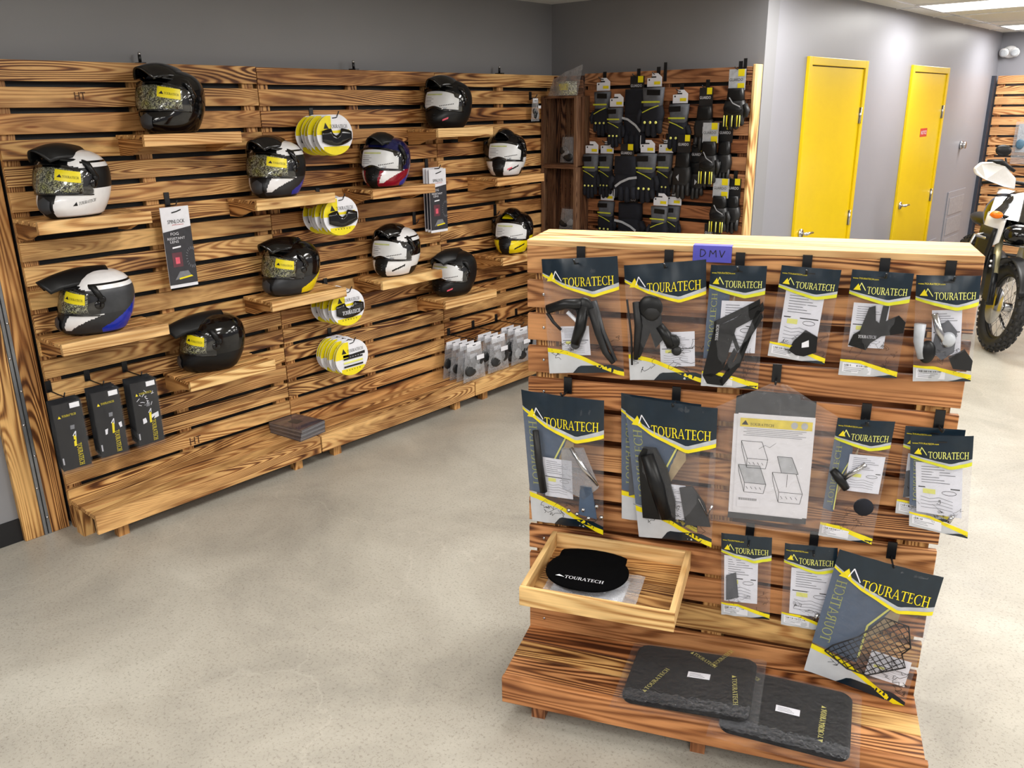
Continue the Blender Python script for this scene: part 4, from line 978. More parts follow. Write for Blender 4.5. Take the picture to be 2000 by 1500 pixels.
mat_pack('bagged black mat at left on the stand base, overlapping the other', (.552, .168), .1815, -2, .36, .27, -4.2, [(-.115, -.10, 68, .12), (-.02, .12, -35, .09), (.06, .07, 62, .09), (.115, .04, -82, .12)], lab=(-.01, .0), rx=0)
mat_pack('bagged black mat at right on the stand base, sticking out over the edge', (.825, .205), .1665, -4, .34, .27, 0, [(.09, .05, -92, .10), (.10, -.10, 88, .12), (-.14, .12, -30, .05)], lab=(-.03, -.02), rx=1)

# ------------------------------------------------------------ glove packs, lower left
def glove_pack(label, loc, wht, group, sh=0):
    t = thing('glove_packet', label, 'packet', loc, R(90), group)
    w, h = .118, .30
    fn = patch((-w/2, 0), (w/2, .0), (-w/2, -h), (w/2, -h), .008, sh+3, .003)
    b = MB(); b.grid(lambda s, u: fn(s, u), 0, 1, 0, 1, 8, 14, plain('black_pack_print', (22, 23, 26), .35)); b.grid(lambda s, u: fn(s, u, 0, True), 0, 1, 0, 1, 2, 2, MATTK); b.build('pouch', t)
    f2 = lambda s, u: fn(s, u, .0012); b = MB()
    put_text(b, f2, 'TOURATECH', .25, .80, .5, .03, YEL); poly(b, f2, [(.12, .79), (.22, .79), (.17, .83)], YEL)
    put_text(b, f2, 'TOURATECH', .58, .03, .17, .34, YEL, rot=-90)
    poly(b, f2, [(.46, .60), (.60, .60), (.62, .66), (.48, .66)], INKG)
    poly(b, f2, [(.5, .34), (.58, .34), (.62, .5), (.52, .5)], YEL); line(b, f2, [(.5, .5), (.62, .56), (.60, .48)], .03, PAPER, 2.5)
    if wht > 0:
        rnd = random.Random(sh)
        if wht > 1:
            for i in range(16): x, z = rnd.uniform(.2, .8), rnd.uniform(.6, .86); line(b, f2, [(x, z), (x+rnd.uniform(-.12, .12), z+rnd.uniform(-.05, .05))], .02, PAPER, 2.5)
        poly(b, lambda s, u: fn(s, u, .002), [(.25, .34), (.9, .40), (.9, .48), (.25, .42)], PAPER)
    for i in range(3): poly(b, f2, [(.03, .1+i*.0), (.08, .1), (.08, .2), (.03, .2)], PAPER)
    b.build('print', t)
    b = MB(); b.box((w*.08, -.008, -.028), (w*.42, -.006, -.006), PAPER); b.build('size_tag', t)
    b = MB(); b.grid(lambda s, u: fn(s*1.08-.04, u*1.06-.06, .003), 0, 1, 0, 1, 8, 12, FILMT); b.build('clear_film', t)
for j, (y, z, n, wht, nm) in enumerate(((.44, .655, 5, 0, 'left'), (.605, .665, 6, 1, 'middle'), (.775, .665, 6, 2, 'right'))):
    hook('black strap hook above the %s stack of black glove packets' % nm, (PF, y-.01, z+.055), R(90), .16, .045)
    for i in range(n):
        glove_pack('black packet with yellow lettering, %s in %s stack at lower left' % (ORD[i], nm), (.255-i*.024, y+.0045*i-.01, z-.0015*i), wht if i == 0 else 0, 'black glove packets in the %s stack' % nm, j*10+i)

# ------------------------------------------------------------ clear bags of grey parts, lower right of the wall
def grey_bag(label, loc, w, h, seed, rz=R(90), group=None, head=True, dark=False):
    t = thing('clear_parts_bag', label, 'clear bag', loc, rz, group)
    fn = patch((-w*.32, 0), (w*.32, 0), (-w/2, -h), (w/2, -h), .022, seed, .006)
    b = MB(); b.grid(lambda s, u: fn(s, u), 0, 1, 0, .92, 12, 16, FILMW); b.grid(lambda s, u: fn(s, u, 0, True), 0, 1, 0, 1, 6, 6, FILMT); b.build('clear_film', t)
    b = MB()
    for i in range(4): 
        a = random.Random(seed*9+i); b.ell((a.uniform(-w*.2, w*.2), -.010, -h*a.uniform(.5, .8)), (w*.26, .010, h*.17), plain('silver_pad', (150, 152, 156), .3) if i == 1 and not dark else plain('dark_pad', (38, 40, 42), .3), 12, 8)
    b.build('pads', t)
    if head:
        b = MB(); b.box((-w*.30, -.004, -h*.20), (w*.30, -.002, 0), PAPER); b.box((-.012, -.0046, -.018), (.016, -.004, -.013), INK); b.build('header_card', t)
        b = MB(); b.box((-w*.02, -.030, -h*.44), (w*.30, -.0285, -h*.32), PAPER); b.build('label_sticker', t)
    return t
cl = [(2.85, .405, 4, 'leftmost'), (3.08, .41, 3, 'second'), (3.31, .41, 3, 'third'), (3.52, .41, 2, 'rightmost')]
for y, z, n, nm in cl:
    hook('black strap hook above the %s bunch of clear bags over the bench' % nm, (PF, y, z+.05), R(90), .24, .045)
    for i in range(n): grey_bag('white-headed clear bag of grey pads, %s in the %s bunch above bench' % (ORD[i], nm), (.315-i*.056, y-.005*i, z-.003*i-.005), .21, .245, int(y*10)+i, group='clear bags of grey pads in the %s bunch' % nm)
grey_bag('tiny clear bag with white header hanging alone, left of the crates', (.135, 3.69, 1.865), .085, .145, 77)
hook('black hook carrying the tiny clear bag left of the crates', (PF, 3.69, 1.90), R(90), .05, .045)
for y, z, l in ((2.60, 1.22, 'below the fog lens bunch'), (3.32, 1.20, 'above the helmet with yellow jaw')):
    hook('bare black hook strap on the left wall, '+l, (PF, y, z), R(90), .03, .07)

# flat boxes on the bench
for i in range(3):
    t = thing('flat_box', 'flat clear-wrapped box on the low bench, %s of the pile of three' % ('bottom', 'middle', 'top')[i], 'box', (.20, 1.58, .1535+.0215*i), R(90+6+i*2), 'flat boxes piled on the bench')
    b = MB(); b.box((-.085, -.12, 0), (.085, .12, .019), plain('grey_box_card', (158, 154, 158), .4)); b.box((-.083, -.118, .019), (.083, .118, .0195), plain('mauve_print', (168, 158, 172), .2)); b.box((-.086, -.121, .008), (.086, .121, .010), PAPER); b.build('box', t)
    b = MB(); b.box((-.087, -.122, -.0001), (.087, .122, .0203), VISOR); b.build('shrink_wrap', t)
    b = MB(); b.box((-.03, -.03, .0203), (.02, .04, .0205), GREYD); b.build('label', t)

# ------------------------------------------------------------ crates in the corner
def crate(label, z, h):
    t = thing('wooden_crate', label, 'crate', (.097, YB-.09-.148, z), 0, 'dark crates stacked in the corner')
    w, d = .300, .146
    for x in (0, w-.022):
        b = MB(); b.box((x, 0, 0), (x+.022, .018, h), CRATE, 2, .7); b.box((x, d-.018, 0), (x+.022, d, h), CRATE, 2, .5)
        b.build('corner_post', t, bevel=.001)
    for s, x in ((0, .003), (1, w-.010)):
        b = MB()
        for k in range(3): b.box((x, .022+k*.040, 0.006), (x+.007, .022+k*.040+.030, h-.006), CRATE, 2, random.random())
        b.build('side_slats', t)
    b = MB()
    for k in range(6): b.box((.025+k*.043, d-.010, .006), (.025+k*.043+.034, d-.003, h-.006), CRATE, 2, random.random())
    b.build('back_slats', t)
    for zz in (0, h-.014):
        b = MB(); b.box((.022, .004, zz), (w-.022, d-.004, zz+.014), CRATE, 0, .5); b.build('shelf_board', t, bevel=.001)
    return t
crate('dark wooden crate standing on end in the corner, upper of the stack', 1.425, .452)
crate('dark wooden crate standing on end in the corner, second down the stack', .972, .452)
crate('dark wooden crate at the bottom of the corner stack, below the bag shelf', .519, .452)
grey_bag('crinkled silver bag standing in the upper crate', (.27, YB-.16, 1.44+.19), .14, .185, 31, 0, head=False)
grey_bag('crinkled clear bag with a white part standing in the second crate', (.27, YB-.16, .988+.16), .15, .155, 37, 0, head=False)
t = thing('bagged_visor', 'bagged visor with yellow sticker lying on top of the corner crates', 'bagged visor', (.27, YB-.17, 1.878), R(-10))
b = MB(); b.grid(lambda s, u: Vector((-.09+.2*s, -.02-.05*math.sin(math.pi*s), .004+.085*u)), 0, 1, 0, 1, 14, 5, CAMO); b.build('visor', t, solid=.003)
b = MB(); b.grid(lambda s, u: Vector((.0+.07*s, -.076+.012*s, .035+.04*u)), 0, 1, 0, 1, 3, 2, YEL); b.build('sticker', t)
b = MB(); b.grid(lambda s, u: Vector((-.13+.29*s+.05*u, -.085+.05*abs(s-.5)+.012*noise.noise(Vector((s*9, u*9, 1))), .0+.17*u*(.6+.5*s))), 0, 1, 0, 1, 16, 14, FILMW); b.grid(lambda s, u: Vector((-.13+.29*s+.05*u, .0+.01*noise.noise(Vector((s*9, u*9, 8))), .17*u*(.6+.5*s))), 0, 1, 0, 1, 12, 10, FILMT); b.build('clear_film', t)

# ------------------------------------------------------------ glove wall
def hanging_glove(label, x0, x1, z0, z1, y, style, fl=False):
    """style: cuffed / long / card / sport. x0..x1, z0..z1 of the glove itself; header card above"""
    cx = (x0+x1)/2; w = (x1-x0)*1.15; h = z1-z0; n = {'cuffed': 'motorcycle_glove', 'long': 'motorcycle_glove', 'card': 'motorcycle_glove', 'sport': 'motorcycle_glove'}[style]
    t = thing(n, label, 'glove', (cx, y, z1), 0, 'gloves hanging on the back wall')
    sg = -1 if fl else 1
    body = {'cuffed': NAVYF, 'long': NAVYF, 'card': plain('black_leather', (18, 18, 20), .5), 'sport': plain('black_leather', (18, 18, 20), .5)}[style]
    def pil(b, pts, th, mat, y0=0):
        c = (sum(p[0] for p in pts)/len(pts), sum(p[1] for p in pts)/len(pts)); n_ = len(pts); vs = []
        for k, yy in ((1, 0), (1, -th*.5), (.88, -th*.9), (.6, -th)): vs += [(c[0]+(p[0]-c[0])*k, y0+yy, c[1]+(p[1]-c[1])*k) for p in pts]
        fs = [tuple(range(n_-1, -1, -1)), tuple(3*n_+i for i in range(n_))]+[(j*n_+i, j*n_+(i+1) % n_, (j+1)*n_+(i+1) % n_, (j+1)*n_+i) for j in range(3) for i in range(n_)]
        b.add(vs, [f[::-1] for f in fs], mat, smooth=True)
    X = lambda a: sg*(a-.5)*w; Z = lambda b_: -h*b_
    # hand with fingers
    b = MB()
    pil(b, [(X(.14), Z(.36)), (X(.86), Z(.36)), (X(.95), Z(.55)), (X(.90), Z(.74)), (X(.14), Z(.74)), (X(.06), Z(.52))], .035, body, -.002)
    for i, (fx, ln, r) in enumerate(((.20, .93, .095), (.41, 1.0, .10), (.62, .98, .10), (.82, .90, .09))):
        b.tube([(X(fx), -.018, Z(.66)), (X(fx), -.022, Z(.8)), (X(fx)+sg*w*.01*(i-1.5), -.020, Z(ln-.03)), (X(fx)+sg*w*.015*(i-1.5), -.018, Z(ln))], [w*r*1.1, w*r*1.1, w*r, w*r*.45], body, 10)
    b.tube([(X(.9), -.018, Z(.46)), (X(1.02), -.024, Z(.58)), (X(1.0), -.024, Z(.72))], [w*.11, w*.10, w*.06], body, 10)
    b.build('hand', t)
    b = MB(); 
    cm = {'cuffed': GREYM, 'long': NAVYF, 'card': MATTK, 'sport': MATTK}[style]
    if style == 'long': pil(b, [(X(.1), 0), (X(.9), 0), (X(.92), Z(.40)), (X(.10), Z(.42))], .040, cm)
    elif style == 'cuffed': pil(b, [(X(.10), 0), (X(.90), 0), (X(.84), Z(.40)), (X(.16), Z(.40))], .038, cm)
    else: pil(b, [(X(.2), Z(.1)), (X(.8), Z(.1)), (X(.84), Z(.40)), (X(.16), Z(.40))], .032, cm)
    b.build('cuff', t)
    b = MB(); fr = lambda s, u: (X(s), -.0415, Z(u))
    if style == 'cuffed':
        b.grid(lambda s, u: fr(s, u), .14, .86, .27, .305, 4, 1, plain('lime_trim', (186, 190, 50), .6)); b.build('cuff_band', t); b = MB(); line(b, lambda s, u: (X(s), -.0425, Z(u)), [(.18, .36), (.5, .42), (.82, .50)], .035, plain('lime_trim', (186, 190, 50), .6), h/w)
        b.build('back_stripe', t); b = MB(); poly(b, fr, [(.14, .05), (.66, .04), (.66, .15), (.14, .16)], MATTK); b.build('wrist_strap', t); b = MB()
        for i in range(3): b.ell((X(.28+i*.22), -.040, Z(.70)), (w*.05, .006, w*.05), LYEL, 10, 6)
    elif style == 'long':
        line(b, lambda s, u: (X(s), -.043, Z(u)), [(.02, .44), (.3, .47), (.6, .56), (.8, .66)], .07, GREYL, h/w); b.build('back_stripe', t); b = MB(); line(b, lambda s, u: (X(s), -.043, Z(u)), [(.82, .72), (.82, .92)], .03, GREYL, h/w)
    elif style == 'card':
        poly(b, fr, [(.55, .5), (.68, .56), (.55, .64)], GREYL)
    else:
        for i, fx in enumerate((.20, .31, .52, .72, .82)): b.tube([(X(fx), -.045+.0, Z(.68)), (X(fx)-sg*w*.01, -.042, Z(.92))], .0035, YEL if i % 2 else LYEL, 6)
        b.build('finger_stripes', t); b = MB(); b.ell((X(.5), -.034, Z(.56)), (w*.36, .014, h*.09), MATTK, 16, 8); b.build('knuckle_guard', t); b = MB(); line(b, fr, [(.35, .30), (.5, .42), (.8, .5)], .04, GREYL, h/w)
    b.build({'cuffed': 'knuckle_dots', 'long': 'side_stripe', 'card': 'reflector', 'sport': 'back_piping'}[style], t)
    # header
    b = MB()
    if style in ('cuffed',):
        hw = .052; z_ = .005
        b.prism([(-hw, z_), (hw, z_), (hw, z_+.055), (hw*.45, z_+.078), (-hw*.35, z_+.078), (-hw*.35, z_+.052), (-hw, z_+.050)], -.006, -.004, PAPER); b.box((-.002, -.0068, z_+.012), (.042, -.006, z_+.030), YEL); b.box((-.022, -.0068, z_+.052), (.012, -.006, z_+.060), INK); b.ell((-hw*.72, -.006, z_+.040), (.006, .001, .006), INK, 8, 4)
    else:
        hw = .052 if style != 'card' else .045; z_ = .002; b.box((-hw, -.006, z_-.04), (hw, -.004, z_+.075), plain('black_card', (26, 26, 28), .4) if style != 'sport' or fl else GREYL)
        b.box((hw*.1, -.0068, z_+.036), (hw*.85, -.006, z_+.074), YEL); put_text(b, lambda s, u: (-hw*.9+s, -.0069, z_+u), 'GUARDO', 0, .010, hw*1.6, .016, PAPER if style != 'sport' or fl else INK)
        if style == 'sport': b.box((hw*.1, -.0068, z_-.040), (hw*.9, -.006, z_-.002), YEL)
    b.build('header_card', t)
    return t
gy = YB-.09-.012
gl = [('grey and navy cuffed glove at top left beside the bagged visor', .45, .58, 1.62, 1.90, 0, 'cuffed'), ('grey cuffed glove tucked left of the long navy glove in the top row', .585, .70, 1.55, 1.80, .03, 'cuffed'),
      ('long navy glove with a white stripe in the top row', .69, .86, 1.52, 1.91, .0, 'long'), ('grey cuffed glove with white knuckle dots, centre of the top row', .84, 1.0, 1.62, 1.915, .03, 'cuffed'),
      ('grey cuffed glove right of the white-knuckled glove', 1.02, 1.16, 1.53, 1.815, .0, 'cuffed'), ('plain dark glove on a black card in the upper right', 1.20, 1.33, 1.54, 1.83, 0, 'card'),
      ('black glove with yellow finger stripes at top right corner', 1.40, 1.54, 1.665, 1.925, .02, 'sport'),
      ('left of the pair of grey cuffed gloves beside the crates', .40, .52, 1.215, 1.505, .04, 'cuffed'), ('right of the pair of grey cuffed gloves beside the crates', .50, .61, 1.22, 1.505, .0, 'cuffed'),
      ('long navy glove in the middle row with a pale stripe', .655, .84, 1.21, 1.50, .05, 'long'), ('front grey cuffed glove in the centre of the middle row', .82, .97, 1.21, 1.52, .04, 'cuffed'),
      ('grey cuffed glove behind and right of the central middle-row one', .95, 1.06, 1.23, 1.52, 0, 'cuffed'), ('front black glove with white fleck in the middle row', 1.09, 1.22, 1.25, 1.56, .04, 'card'),
      ('black glove behind the white-flecked one in the middle row', 1.17, 1.29, 1.25, 1.50, .0, 'card'), ('black glove with yellow piping, front right of the middle row', 1.27, 1.39, 1.33, 1.63, .04, 'sport'),
      ('dark glove behind the yellow-piped one at middle right', 1.36, 1.46, 1.34, 1.63, 0, 'card'), ('grey cuffed glove at bottom left of the glove panel', .50, .63, .94, 1.20, .0, 'cuffed'),
      ('long navy glove in the bottom row', .66, .85, .935, 1.20, 0, 'long'), ('front grey cuffed glove in the bottom row, right of the navy one', .94, 1.07, .93, 1.195, .04, 'cuffed'),
      ('grey cuffed glove behind its twin in the bottom row', 1.03, 1.13, .95, 1.20, 0, 'cuffed'), ('front black glove with yellow finger stripes at bottom right', 1.36, 1.48, 1.05, 1.31, .04, 'sport'),
      ('black glove with pale chevron behind the bottom right one', 1.43, 1.54, 1.06, 1.31, 0, 'card'), ('black glove lowest on the panel, mostly below the stand top', 1.29, 1.41, .86, 1.03, 0, 'card')]
for i, (l, a, c, d, e, yo, stl) in enumerate(gl):
    hanging_glove(l, a, c, d, e, gy-yo, stl, fl=(i % 3 == 0 and i != 6))
    if yo == 0 or i in (3, 6):
        hook('black hook over the '+l, ((a+c)/2, YB-.09, e+.115), 0, .06, .05, .01, 'hooks of the glove panel')
for x, z, l in ((.97, 2.06, 'centre'), (1.50, 2.06, 'right')): 
    b = MB(); b.box((x-.01, YB-.100, 1.95), (x+.01, YB-.094, 2.06), HOOK); tag(b.build('panel_clip'), 'black clip strap over the glove panel top edge, '+l, 'clip', 'clips on the panel tops')
# clamshell trays on a low shelf below the gloves
for x, l in ((.565, 'left'), (.90, 'right')):
    t = thing('clamshell_tray', 'clear plastic clamshell tray behind the stand top, %s of the two' % l, 'plastic tray', (x, YB-.30, .93), 0, 'clear clamshell trays')
    b = MB()
    w = .15
    lay = [(1, 0), (1.02, .06), (1.08, .065), (.95, .085)]; vs = []; n = 24
    for k, zz in lay: vs += [(math.copysign(abs(math.cos(2*math.pi*i/n))**.5, math.cos(2*math.pi*i/n))*w*k, math.copysign(abs(math.sin(2*math.pi*i/n))**.5, math.sin(2*math.pi*i/n))*.09*k, zz) for i in range(n)]
    b.add(vs, [tuple(range(n-1, -1, -1)), tuple(3*n+i for i in range(n))]+[(j*n+i, j*n+(i+1) % n, (j+1)*n+(i+1) % n, (j+1)*n+i) for j in range(3) for i in range(n)], FILMW, smooth=True); b.build('shell', t)
    b = MB()
    for i in range(3): b.ell((-.1+.1*i, 0, .04), (.04, .05, .025), GREYD if i % 2 else GREYL, 12, 8)
    b.build('contents', t)
t = thing('low_shelf', 'low brown slatted shelf below the glove panel, hidden by the stand', 'shelf', (.40, YB-.09, .93), 0)
b = MB()
for k in range(5): b.box((0, -.07*(k+1)+.008, -.02), (.75, -.07*k-.001, 0), WOODR, 0)
b.build('slats', t)
for x in (.03, .70):
    b = MB(); b.box((x, -.25, -.09), (x+.02, -.001, -.02), WOODR, 1); b.build('bracket', t)

# ------------------------------------------------------------ doors
def door(n, y0, y1, sign):
    t = bpy.data.objects.new('door_%d' % n, None); COL.objects.link(t); t.location = (XC, y0, 0); t.rotation_euler = (0, 0, R(90)); t['kind'] = 'structure'
    w = y1-y0; H = 2.09; f = .05
    b = MB(); b.box((0, -.022, 0), (f, 0, H), DOORY); b.box((w-f, -.022, 0), (w, 0, H), DOORY); b.box((f, -.022, H-f), (w-f, 0, H), DOORY); b.build('door_frame', t, bevel=.003)
    b = MB(); b.box((f+.004, -.010, .01), (w-f-.004, 0, H-f-.006), DOORY); b.build('door_leaf', t, bevel=.002)
    b = MB(); b.box((f, -.006, H-f-.006), (w-f, 0, H-f), INK); b.build('door_gap', t)
    b = MB(); b.tube([(f+.07, -.010, .97), (f+.07, -.022, .97)], .032, CHROME, 20); b.tube([(f+.07, -.02, .97), (f+.07, -.06, .97)], .011, CHROME, 12); b.tube([(f+.07, -.058, .97), (f+.10, -.060, .972), (f+.18, -.056, .968)], [.011, .010, .008], CHROME, 10); b.box((f+.004, -.012, .93), (f+.018, -.010, 1.01), CHROME); b.build('door_handle', t)
    for z in (.25, .99, 1.72):
        b = MB(); b.box((w-f-.018, -.014, z-.055), (w-f+.012, -.010, z+.055), CHROME); b.tube([(w-f-.002, -.020, z-.055), (w-f-.002, -.020, z+.055)], .007, CHROME, 8); b.build('hinge', t)
    if sign:
        b = MB(); b.box((w*.42, -.012, 1.52), (w*.60, -.010, 1.59), REDS); put_text(b, lambda s, u: (w*.435+s*w*.15, -.0128, 1.54+u*.03), 'NOTICE', 0, 0, 1, 1, PAPER); tag(b.build('door_sign', t), 'red', 'sign') if False else b.build('door_sign', t)
    return t
door(1, 4.636, 5.681, False); door(2, 6.697, 7.724, True)
t = thing('round_lock', 'chrome round lock on the grey wall right of the further yellow door', 'lock', (XC, 8.50, 1.40), R(90))
b = MB(); b.tube([(0, 0, 0), (0, -.02, 0)], .04, CHROME, 20); b.tube([(0, -.02, 0), (0, -.05, 0)], [.028, .034], CHROME, 18); b.build('lock', t)
t = thing('access_panel', 'flat grey metal access panel low on the wall beyond the doors', 'wall panel', (XC, 8.30, .08), R(90))
b = MB(); b.box((0, -.012, 0), (.62, 0, .88), WALLP); b.build('frame', t, bevel=.003)
b = MB()
for k in range(4): b.box((.05, -.017, .05+k*.2), (.57, -.012, .05+k*.2+.17), plain('grey_panel_paint', (138, 138, 144), .4))
b.build('cover', t, bevel=.003)
t = thing('wall_vent', 'small white louvred vent low on the wall by the access panel', 'vent', (XC, 7.86, .32), R(90))
b = MB(); b.box((0, -.012, 0), (.24, 0, .22), WALLP); b.build('frame', t, bevel=.002)
b = MB()
for k in range(7): b.box((.04, -.016, .03+k*.024), (.20, -.012, .043+k*.024), INK)
b.build('louvres', t)
t = thing('emergency_light', 'white twin emergency lamp high on the far wall by the corner', 'emergency light', (1.665, YE, 2.28), 0)
b = MB(); b.ell((0, -.02, 0), (.075, .03, .06), WHITE, 20, 10); b.build('housing', t)
for x in (-.035, .055):
    b = MB(); b.tube([(x, -.03, .01), (x*1.1, -.10, -.01)], [.03, .045], WHITE, 16); b.ell((x*1.1, -.10, -.01), (.036, .012, .036), GREYL, 14, 8); b.build('lamp_head', t)
t = thing('wall_product_bag', 'clear bag with a yellow header on the far slat panel above the motorcycle', 'clear bag', (1.98, YE-.125, 1.60), 0)
b = MB(); b.grid(lambda s, u: Vector((-.13+.26*s, -.02*math.sin(3.14*s), -.42*(1-u))), 0, 1, 0, 1, 8, 10, FILMW); b.build('clear_film', t)
b = MB(); b.box((-.10, -.004, -.30), (.12, .002, -.02), GREYL); b.box((-.02, -.030, -.09), (.13, -.026, -.02), YEL); b.ell((-.06, -.02, -.22), (.04, .01, .05), plain('teal_part', (70, 100, 120), .4)); b.build('contents', t)

# ------------------------------------------------------------ motorcycle
mt = thing('motorcycle', 'white and black adventure motorcycle parked beyond the display stand at right', 'motorcycle', (2.55, 6.18, 0), 0)
mt.rotation_euler = Matrix.Rotation(R(9), 3, Vector((-.5, .87, 0))).to_euler()
def rotz(a): return Matrix.Rotation(R(a), 3, 'Z')
WH = rotz(-58)    # wheel heading
BH = rotz(-66)    # body heading
def wheel(name, c, Rm, r=.335, tw=.048):
    b = MB(); c = Vector(c)
    P = lambda th, ph, rr, ww: c+Rm @ Vector((math.cos(th)*(rr+ww*math.cos(ph)), ww*math.sin(ph), math.sin(th)*(rr+ww*math.cos(ph))))
    NU, NV = 64, 14; vs = [P(2*math.pi*i/NU, 2*math.pi*j/NV, r-tw, tw) for i in range(NU) for j in range(NV)]
    b.add(vs, [(i*NV+j, ((i+1) % NU)*NV+j, ((i+1) % NU)*NV+(j+1) % NV, i*NV+(j+1) % NV) for i in range(NU) for j in range(NV)], RUB, smooth=True)
    for i in range(44):
        th = 2*math.pi*i/44
        for a in (-62, -22, 22, 62) if i % 2 else (-42, 0, 42):
            p = R(a); c0 = P(th, p, r-tw, tw+.004); nrm = (c0-P(th, p, r-tw, tw-.01)).normalized(); tg = (P(th+.01, p, r-tw, tw)-P(th-.01, p, r-tw, tw)).normalized(); sd = nrm.cross(tg)
            vs = [c0+nrm*k*.006+tg*x*.013+sd*y*.009 for k in (-1, 1) for x, y in ((-1, -1), (1, -1), (1, 1), (-1, 1))]
            b.add(vs, [(0, 3, 2, 1), (4, 5, 6, 7), (0, 1, 5, 4), (1, 2, 6, 5), (2, 3, 7, 6), (3, 0, 4, 7)], plain('tread_rubber', (38, 38, 40), .7))
    root = b.build(name, mt)
    b = MB(); b.tube([c+Rm @ Vector((math.cos(2*math.pi*i/48)*(r-.095), 0, math.sin(2*math.pi*i/48)*(r-.095))) for i in range(49)], .016, MATTK, 8, False); b.build('rim', root)
    b = MB(); b.tube([c+Rm @ Vector((0, -.05, 0)), c+Rm @ Vector((0, .05, 0))], .035, CHROME, 16); b.build('hub', root)
    b = MB()
    for i in range(24):
        a = 2*math.pi*i/24; s = -1 if i % 2 else 1
        b.tube([c+Rm @ Vector((math.cos(a+.3*s)*.034, s*.04, math.sin(a+.3*s)*.034)), c+Rm @ Vector((math.cos(a)*(r-.1), 0, math.sin(a)*(r-.1)))], .0018, CHROME, 5)
    b.build('spokes', root)
    b = MB(); b.tube([c+Rm @ Vector((0, -.065, 0)), c+Rm @ Vector((0, -.069, 0))], .14, CHROME, 28); b.build('brake_disc', root)
FWc = Vector((0, 0, .345))
wheel('front_wheel', FWc, WH)
fwd = WH @ Vector((1, 0, 0)); sdw = WH @ Vector((0, 1, 0)); UPv = Vector((0, 0, 1))
top = FWc-fwd*.22+UPv*.52
for s in (-1, 1):
    b = MB(); b.tube([FWc+sdw*s*.105, FWc+sdw*s*.105+(top-FWc)*.42], .028, MATTK, 12); b.tube([FWc+sdw*s*.105+(top-FWc)*.42, top+sdw*s*.105], .027, GOLD, 14); b.build('fork_leg', mt)
    b = MB(); b.prism([(-.045, .04), (.05, .02), (.06, .25), (.03, .36), (-.03, .34)], -.006, .006, MATTK, fn=lambda v: FWc+sdw*s*.140+WH @ Vector((v.x-v.z*.4, v.y, v.z))); 
    for k in (0, 1): b.ell(FWc+sdw*s*.150+WH @ Vector((-.09-k*.012, 0, .27+k*.035)), (.010, .010, .010), PAPER, 10, 6)
    b.build('fork_guard', mt)
b = MB(); b.grid(lambda s, u: FWc+WH @ Vector((math.cos(R(25+110*s))*(.375), (u-.5)*.15, math.sin(R(25+110*s))*.375-.02*abs(u-.5)*2)), 0, 1, 0, 1, 18, 6, MATTK); b.build('front_fender', mt, solid=.004)
bf = BH @ Vector((1, 0, 0)); bs = BH @ Vector((0, 1, 0))      # body forward and left
hb_ = top+UPv*.30-bf*.05
b = MB(); b.tube([hb_-bs*.30-bf*.10+UPv*.02, hb_-bs*.15+UPv*.06, hb_+bs*.2+UPv*.06, hb_+bs*.42-bf*.10+UPv*.02], .013, MATTK, 10); b.build('handlebar', mt)
for s in (-1, 1):
    o = hb_+bs*s*.27+UPv*.09
    root = MB(); n_ = 9
    pl = [(.15, -.005), (.12, .045), (.05, .06), (-.04, .045), (-.15, -.03), (-.17, -.11), (-.08, -.10), (.06, -.07), (.13, -.045)]
    root.prism([(a*s, z) for a, z in pl], -.03, .03, WHITE, fn=lambda v: o+bs*v.x+UPv*(v.z+.03)+bf*(.10+v.y*(1-abs(v.x)*2)-v.x*v.x*2.5)); hgd = root.build('hand_guard', mt, bevel=.012)
    b = MB(); b.tube([o+bf*.06+UPv*.05-bs*s*.12, o+bf*.12+UPv*.10, o+bf*.08+bs*s*.08+UPv*.09], [.012, .02, .012], MATTK, 8); b.build('guard_spoiler', hgd)
    b = MB(); b.tube([hb_+bs*s*.14+UPv*.05, hb_+bs*s*.22+UPv*.22], .007, MATTK, 8); b.ell(hb_+bs*s*.25+UPv*.27, (.055, .02, .042), MATTK, 18, 10, Rm=BH @ rotz(90)); b.build('mirror', mt)
    b = MB(); b.tube([top+bs*s*.08+bf*.10+UPv*.11, top+bs*s*.15+bf*.12+UPv*.12], .010, MATTK, 8); sg_ = b.build('turn_signal', mt)
    b = MB(); b.ell(top+bs*s*.195+bf*.12+UPv*.12, (.045, .030, .028), ORANGE, 16, 10, Rm=BH @ rotz(90)); b.build('lens', sg_)
b = MB(); b.grid(lambda s, u: top+bf*(.16-.20*u-.10*(2*s-1)**2)+bs*(s-.5)*(.46-.10*u)+UPv*(.10+.20*u), 0, 1, 0, 1, 10, 8, SMOKE); b.build('windscreen', mt)
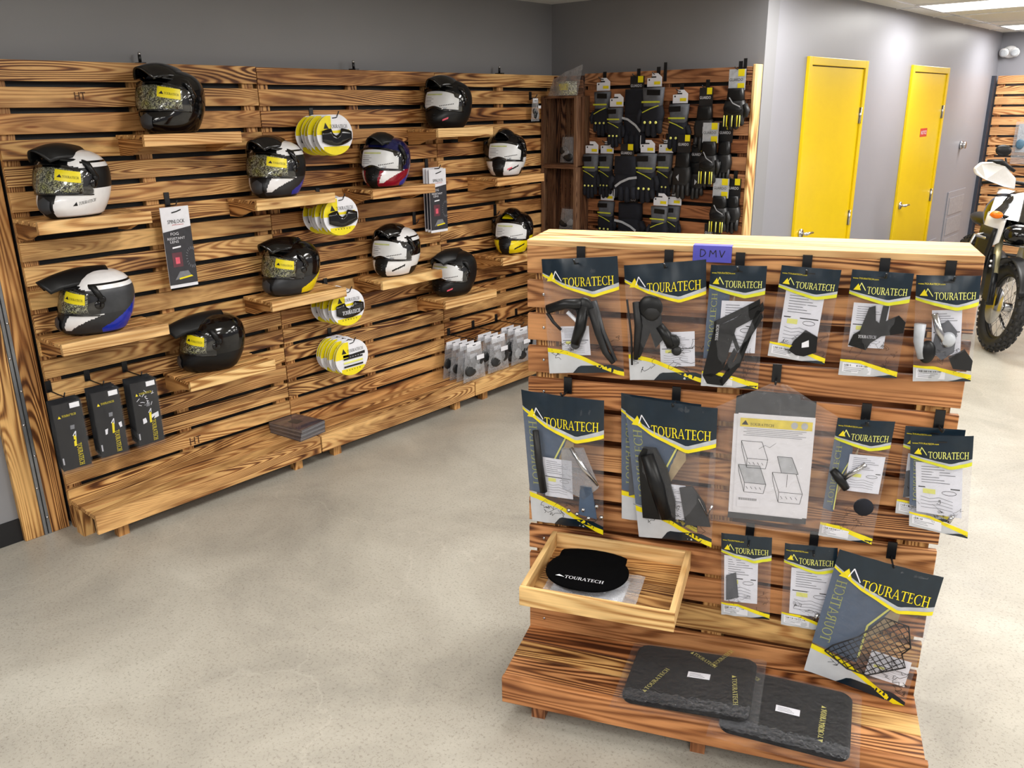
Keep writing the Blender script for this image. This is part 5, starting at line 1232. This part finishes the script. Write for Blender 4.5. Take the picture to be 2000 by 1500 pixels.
b = MB(); b.ell(top+bf*.10+UPv*.0, (.10, .11, .08), GLOSSK, 20, 12, Rm=BH); b.build('headlight', mt)
b = MB()
for s in (-1, 1): b.grid(lambda a, u: top+bf*(.12-.40*a)+bs*s*(.10+.10*math.sin(2.6*a+.2))+UPv*(.10-.35*u*(.5+a)+.02*a), 0, 1, 0, 1, 10, 6, WHITE)
b.build('fairing', mt, solid=.006)
for s in (-1, 1):
    b = MB(); b.grid(lambda a, u: top+bf*(.10-.22*a)+bs*s*(.16+.05*a)+UPv*(.02-.34*u), 0, 1, 0, 1, 6, 6, MATTK); b.build('side_shroud', mt, solid=.02)
b = MB(); b.ell(top-bf*.36+UPv*.10, (.28, .17, .18), GLOSSK, 20, 12, Rm=BH); b.build('fuel_tank', mt)
b = MB(); b.ell(top-bf*.95+UPv*.0, (.36, .12, .06), MATTK, 20, 10, Rm=BH); b.build('seat', mt)
b = MB(); b.ell(top-bf*.42-UPv*.36, (.20, .16, .20), GREYD, 20, 12, Rm=BH)
for k in range(5): b.tube([top-bf*.36-bs*.2-UPv*(.2+k*.04), top-bf*.36+bs*.2-UPv*(.2+k*.04)], .012, MATTK, 8)
b.build('engine', mt)
b = MB()
for s in (-1, 1): b.tube([top-bf*.1+bs*s*.12-UPv*.02, top-bf*.02+bs*s*.26-UPv*.06, top-bf*.08+bs*s*.29-UPv*.30, top-bf*.3+bs*s*.22-UPv*.48], .013, CHROME, 10)
b.tube([top-bf*.02-bs*.26-UPv*.06, top+bf*.03-bs*.1-UPv*.08, top+bf*.03+bs*.1-UPv*.08, top-bf*.02+bs*.26-UPv*.06], .012, CHROME, 10)
b.build('crash_bar', mt)
b = MB(); b.tube([top-bf*.55-bs*.0-UPv*.3, top-bf*1.15-UPv*.5], .03, MATTK, 10); b.build('swingarm', mt)
wheel('rear_wheel', top-bf*1.2+Vector((0, 0, .33-top.z+.04)), BH, .33, .06)
b = MB(); b.tube([top-bf*.6+bs*.1-UPv*.5, top-bf*.55+bs*.30+Vector((0, 0, -top.z+.05))], .012, MATTK, 8); b.build('side_stand', mt)
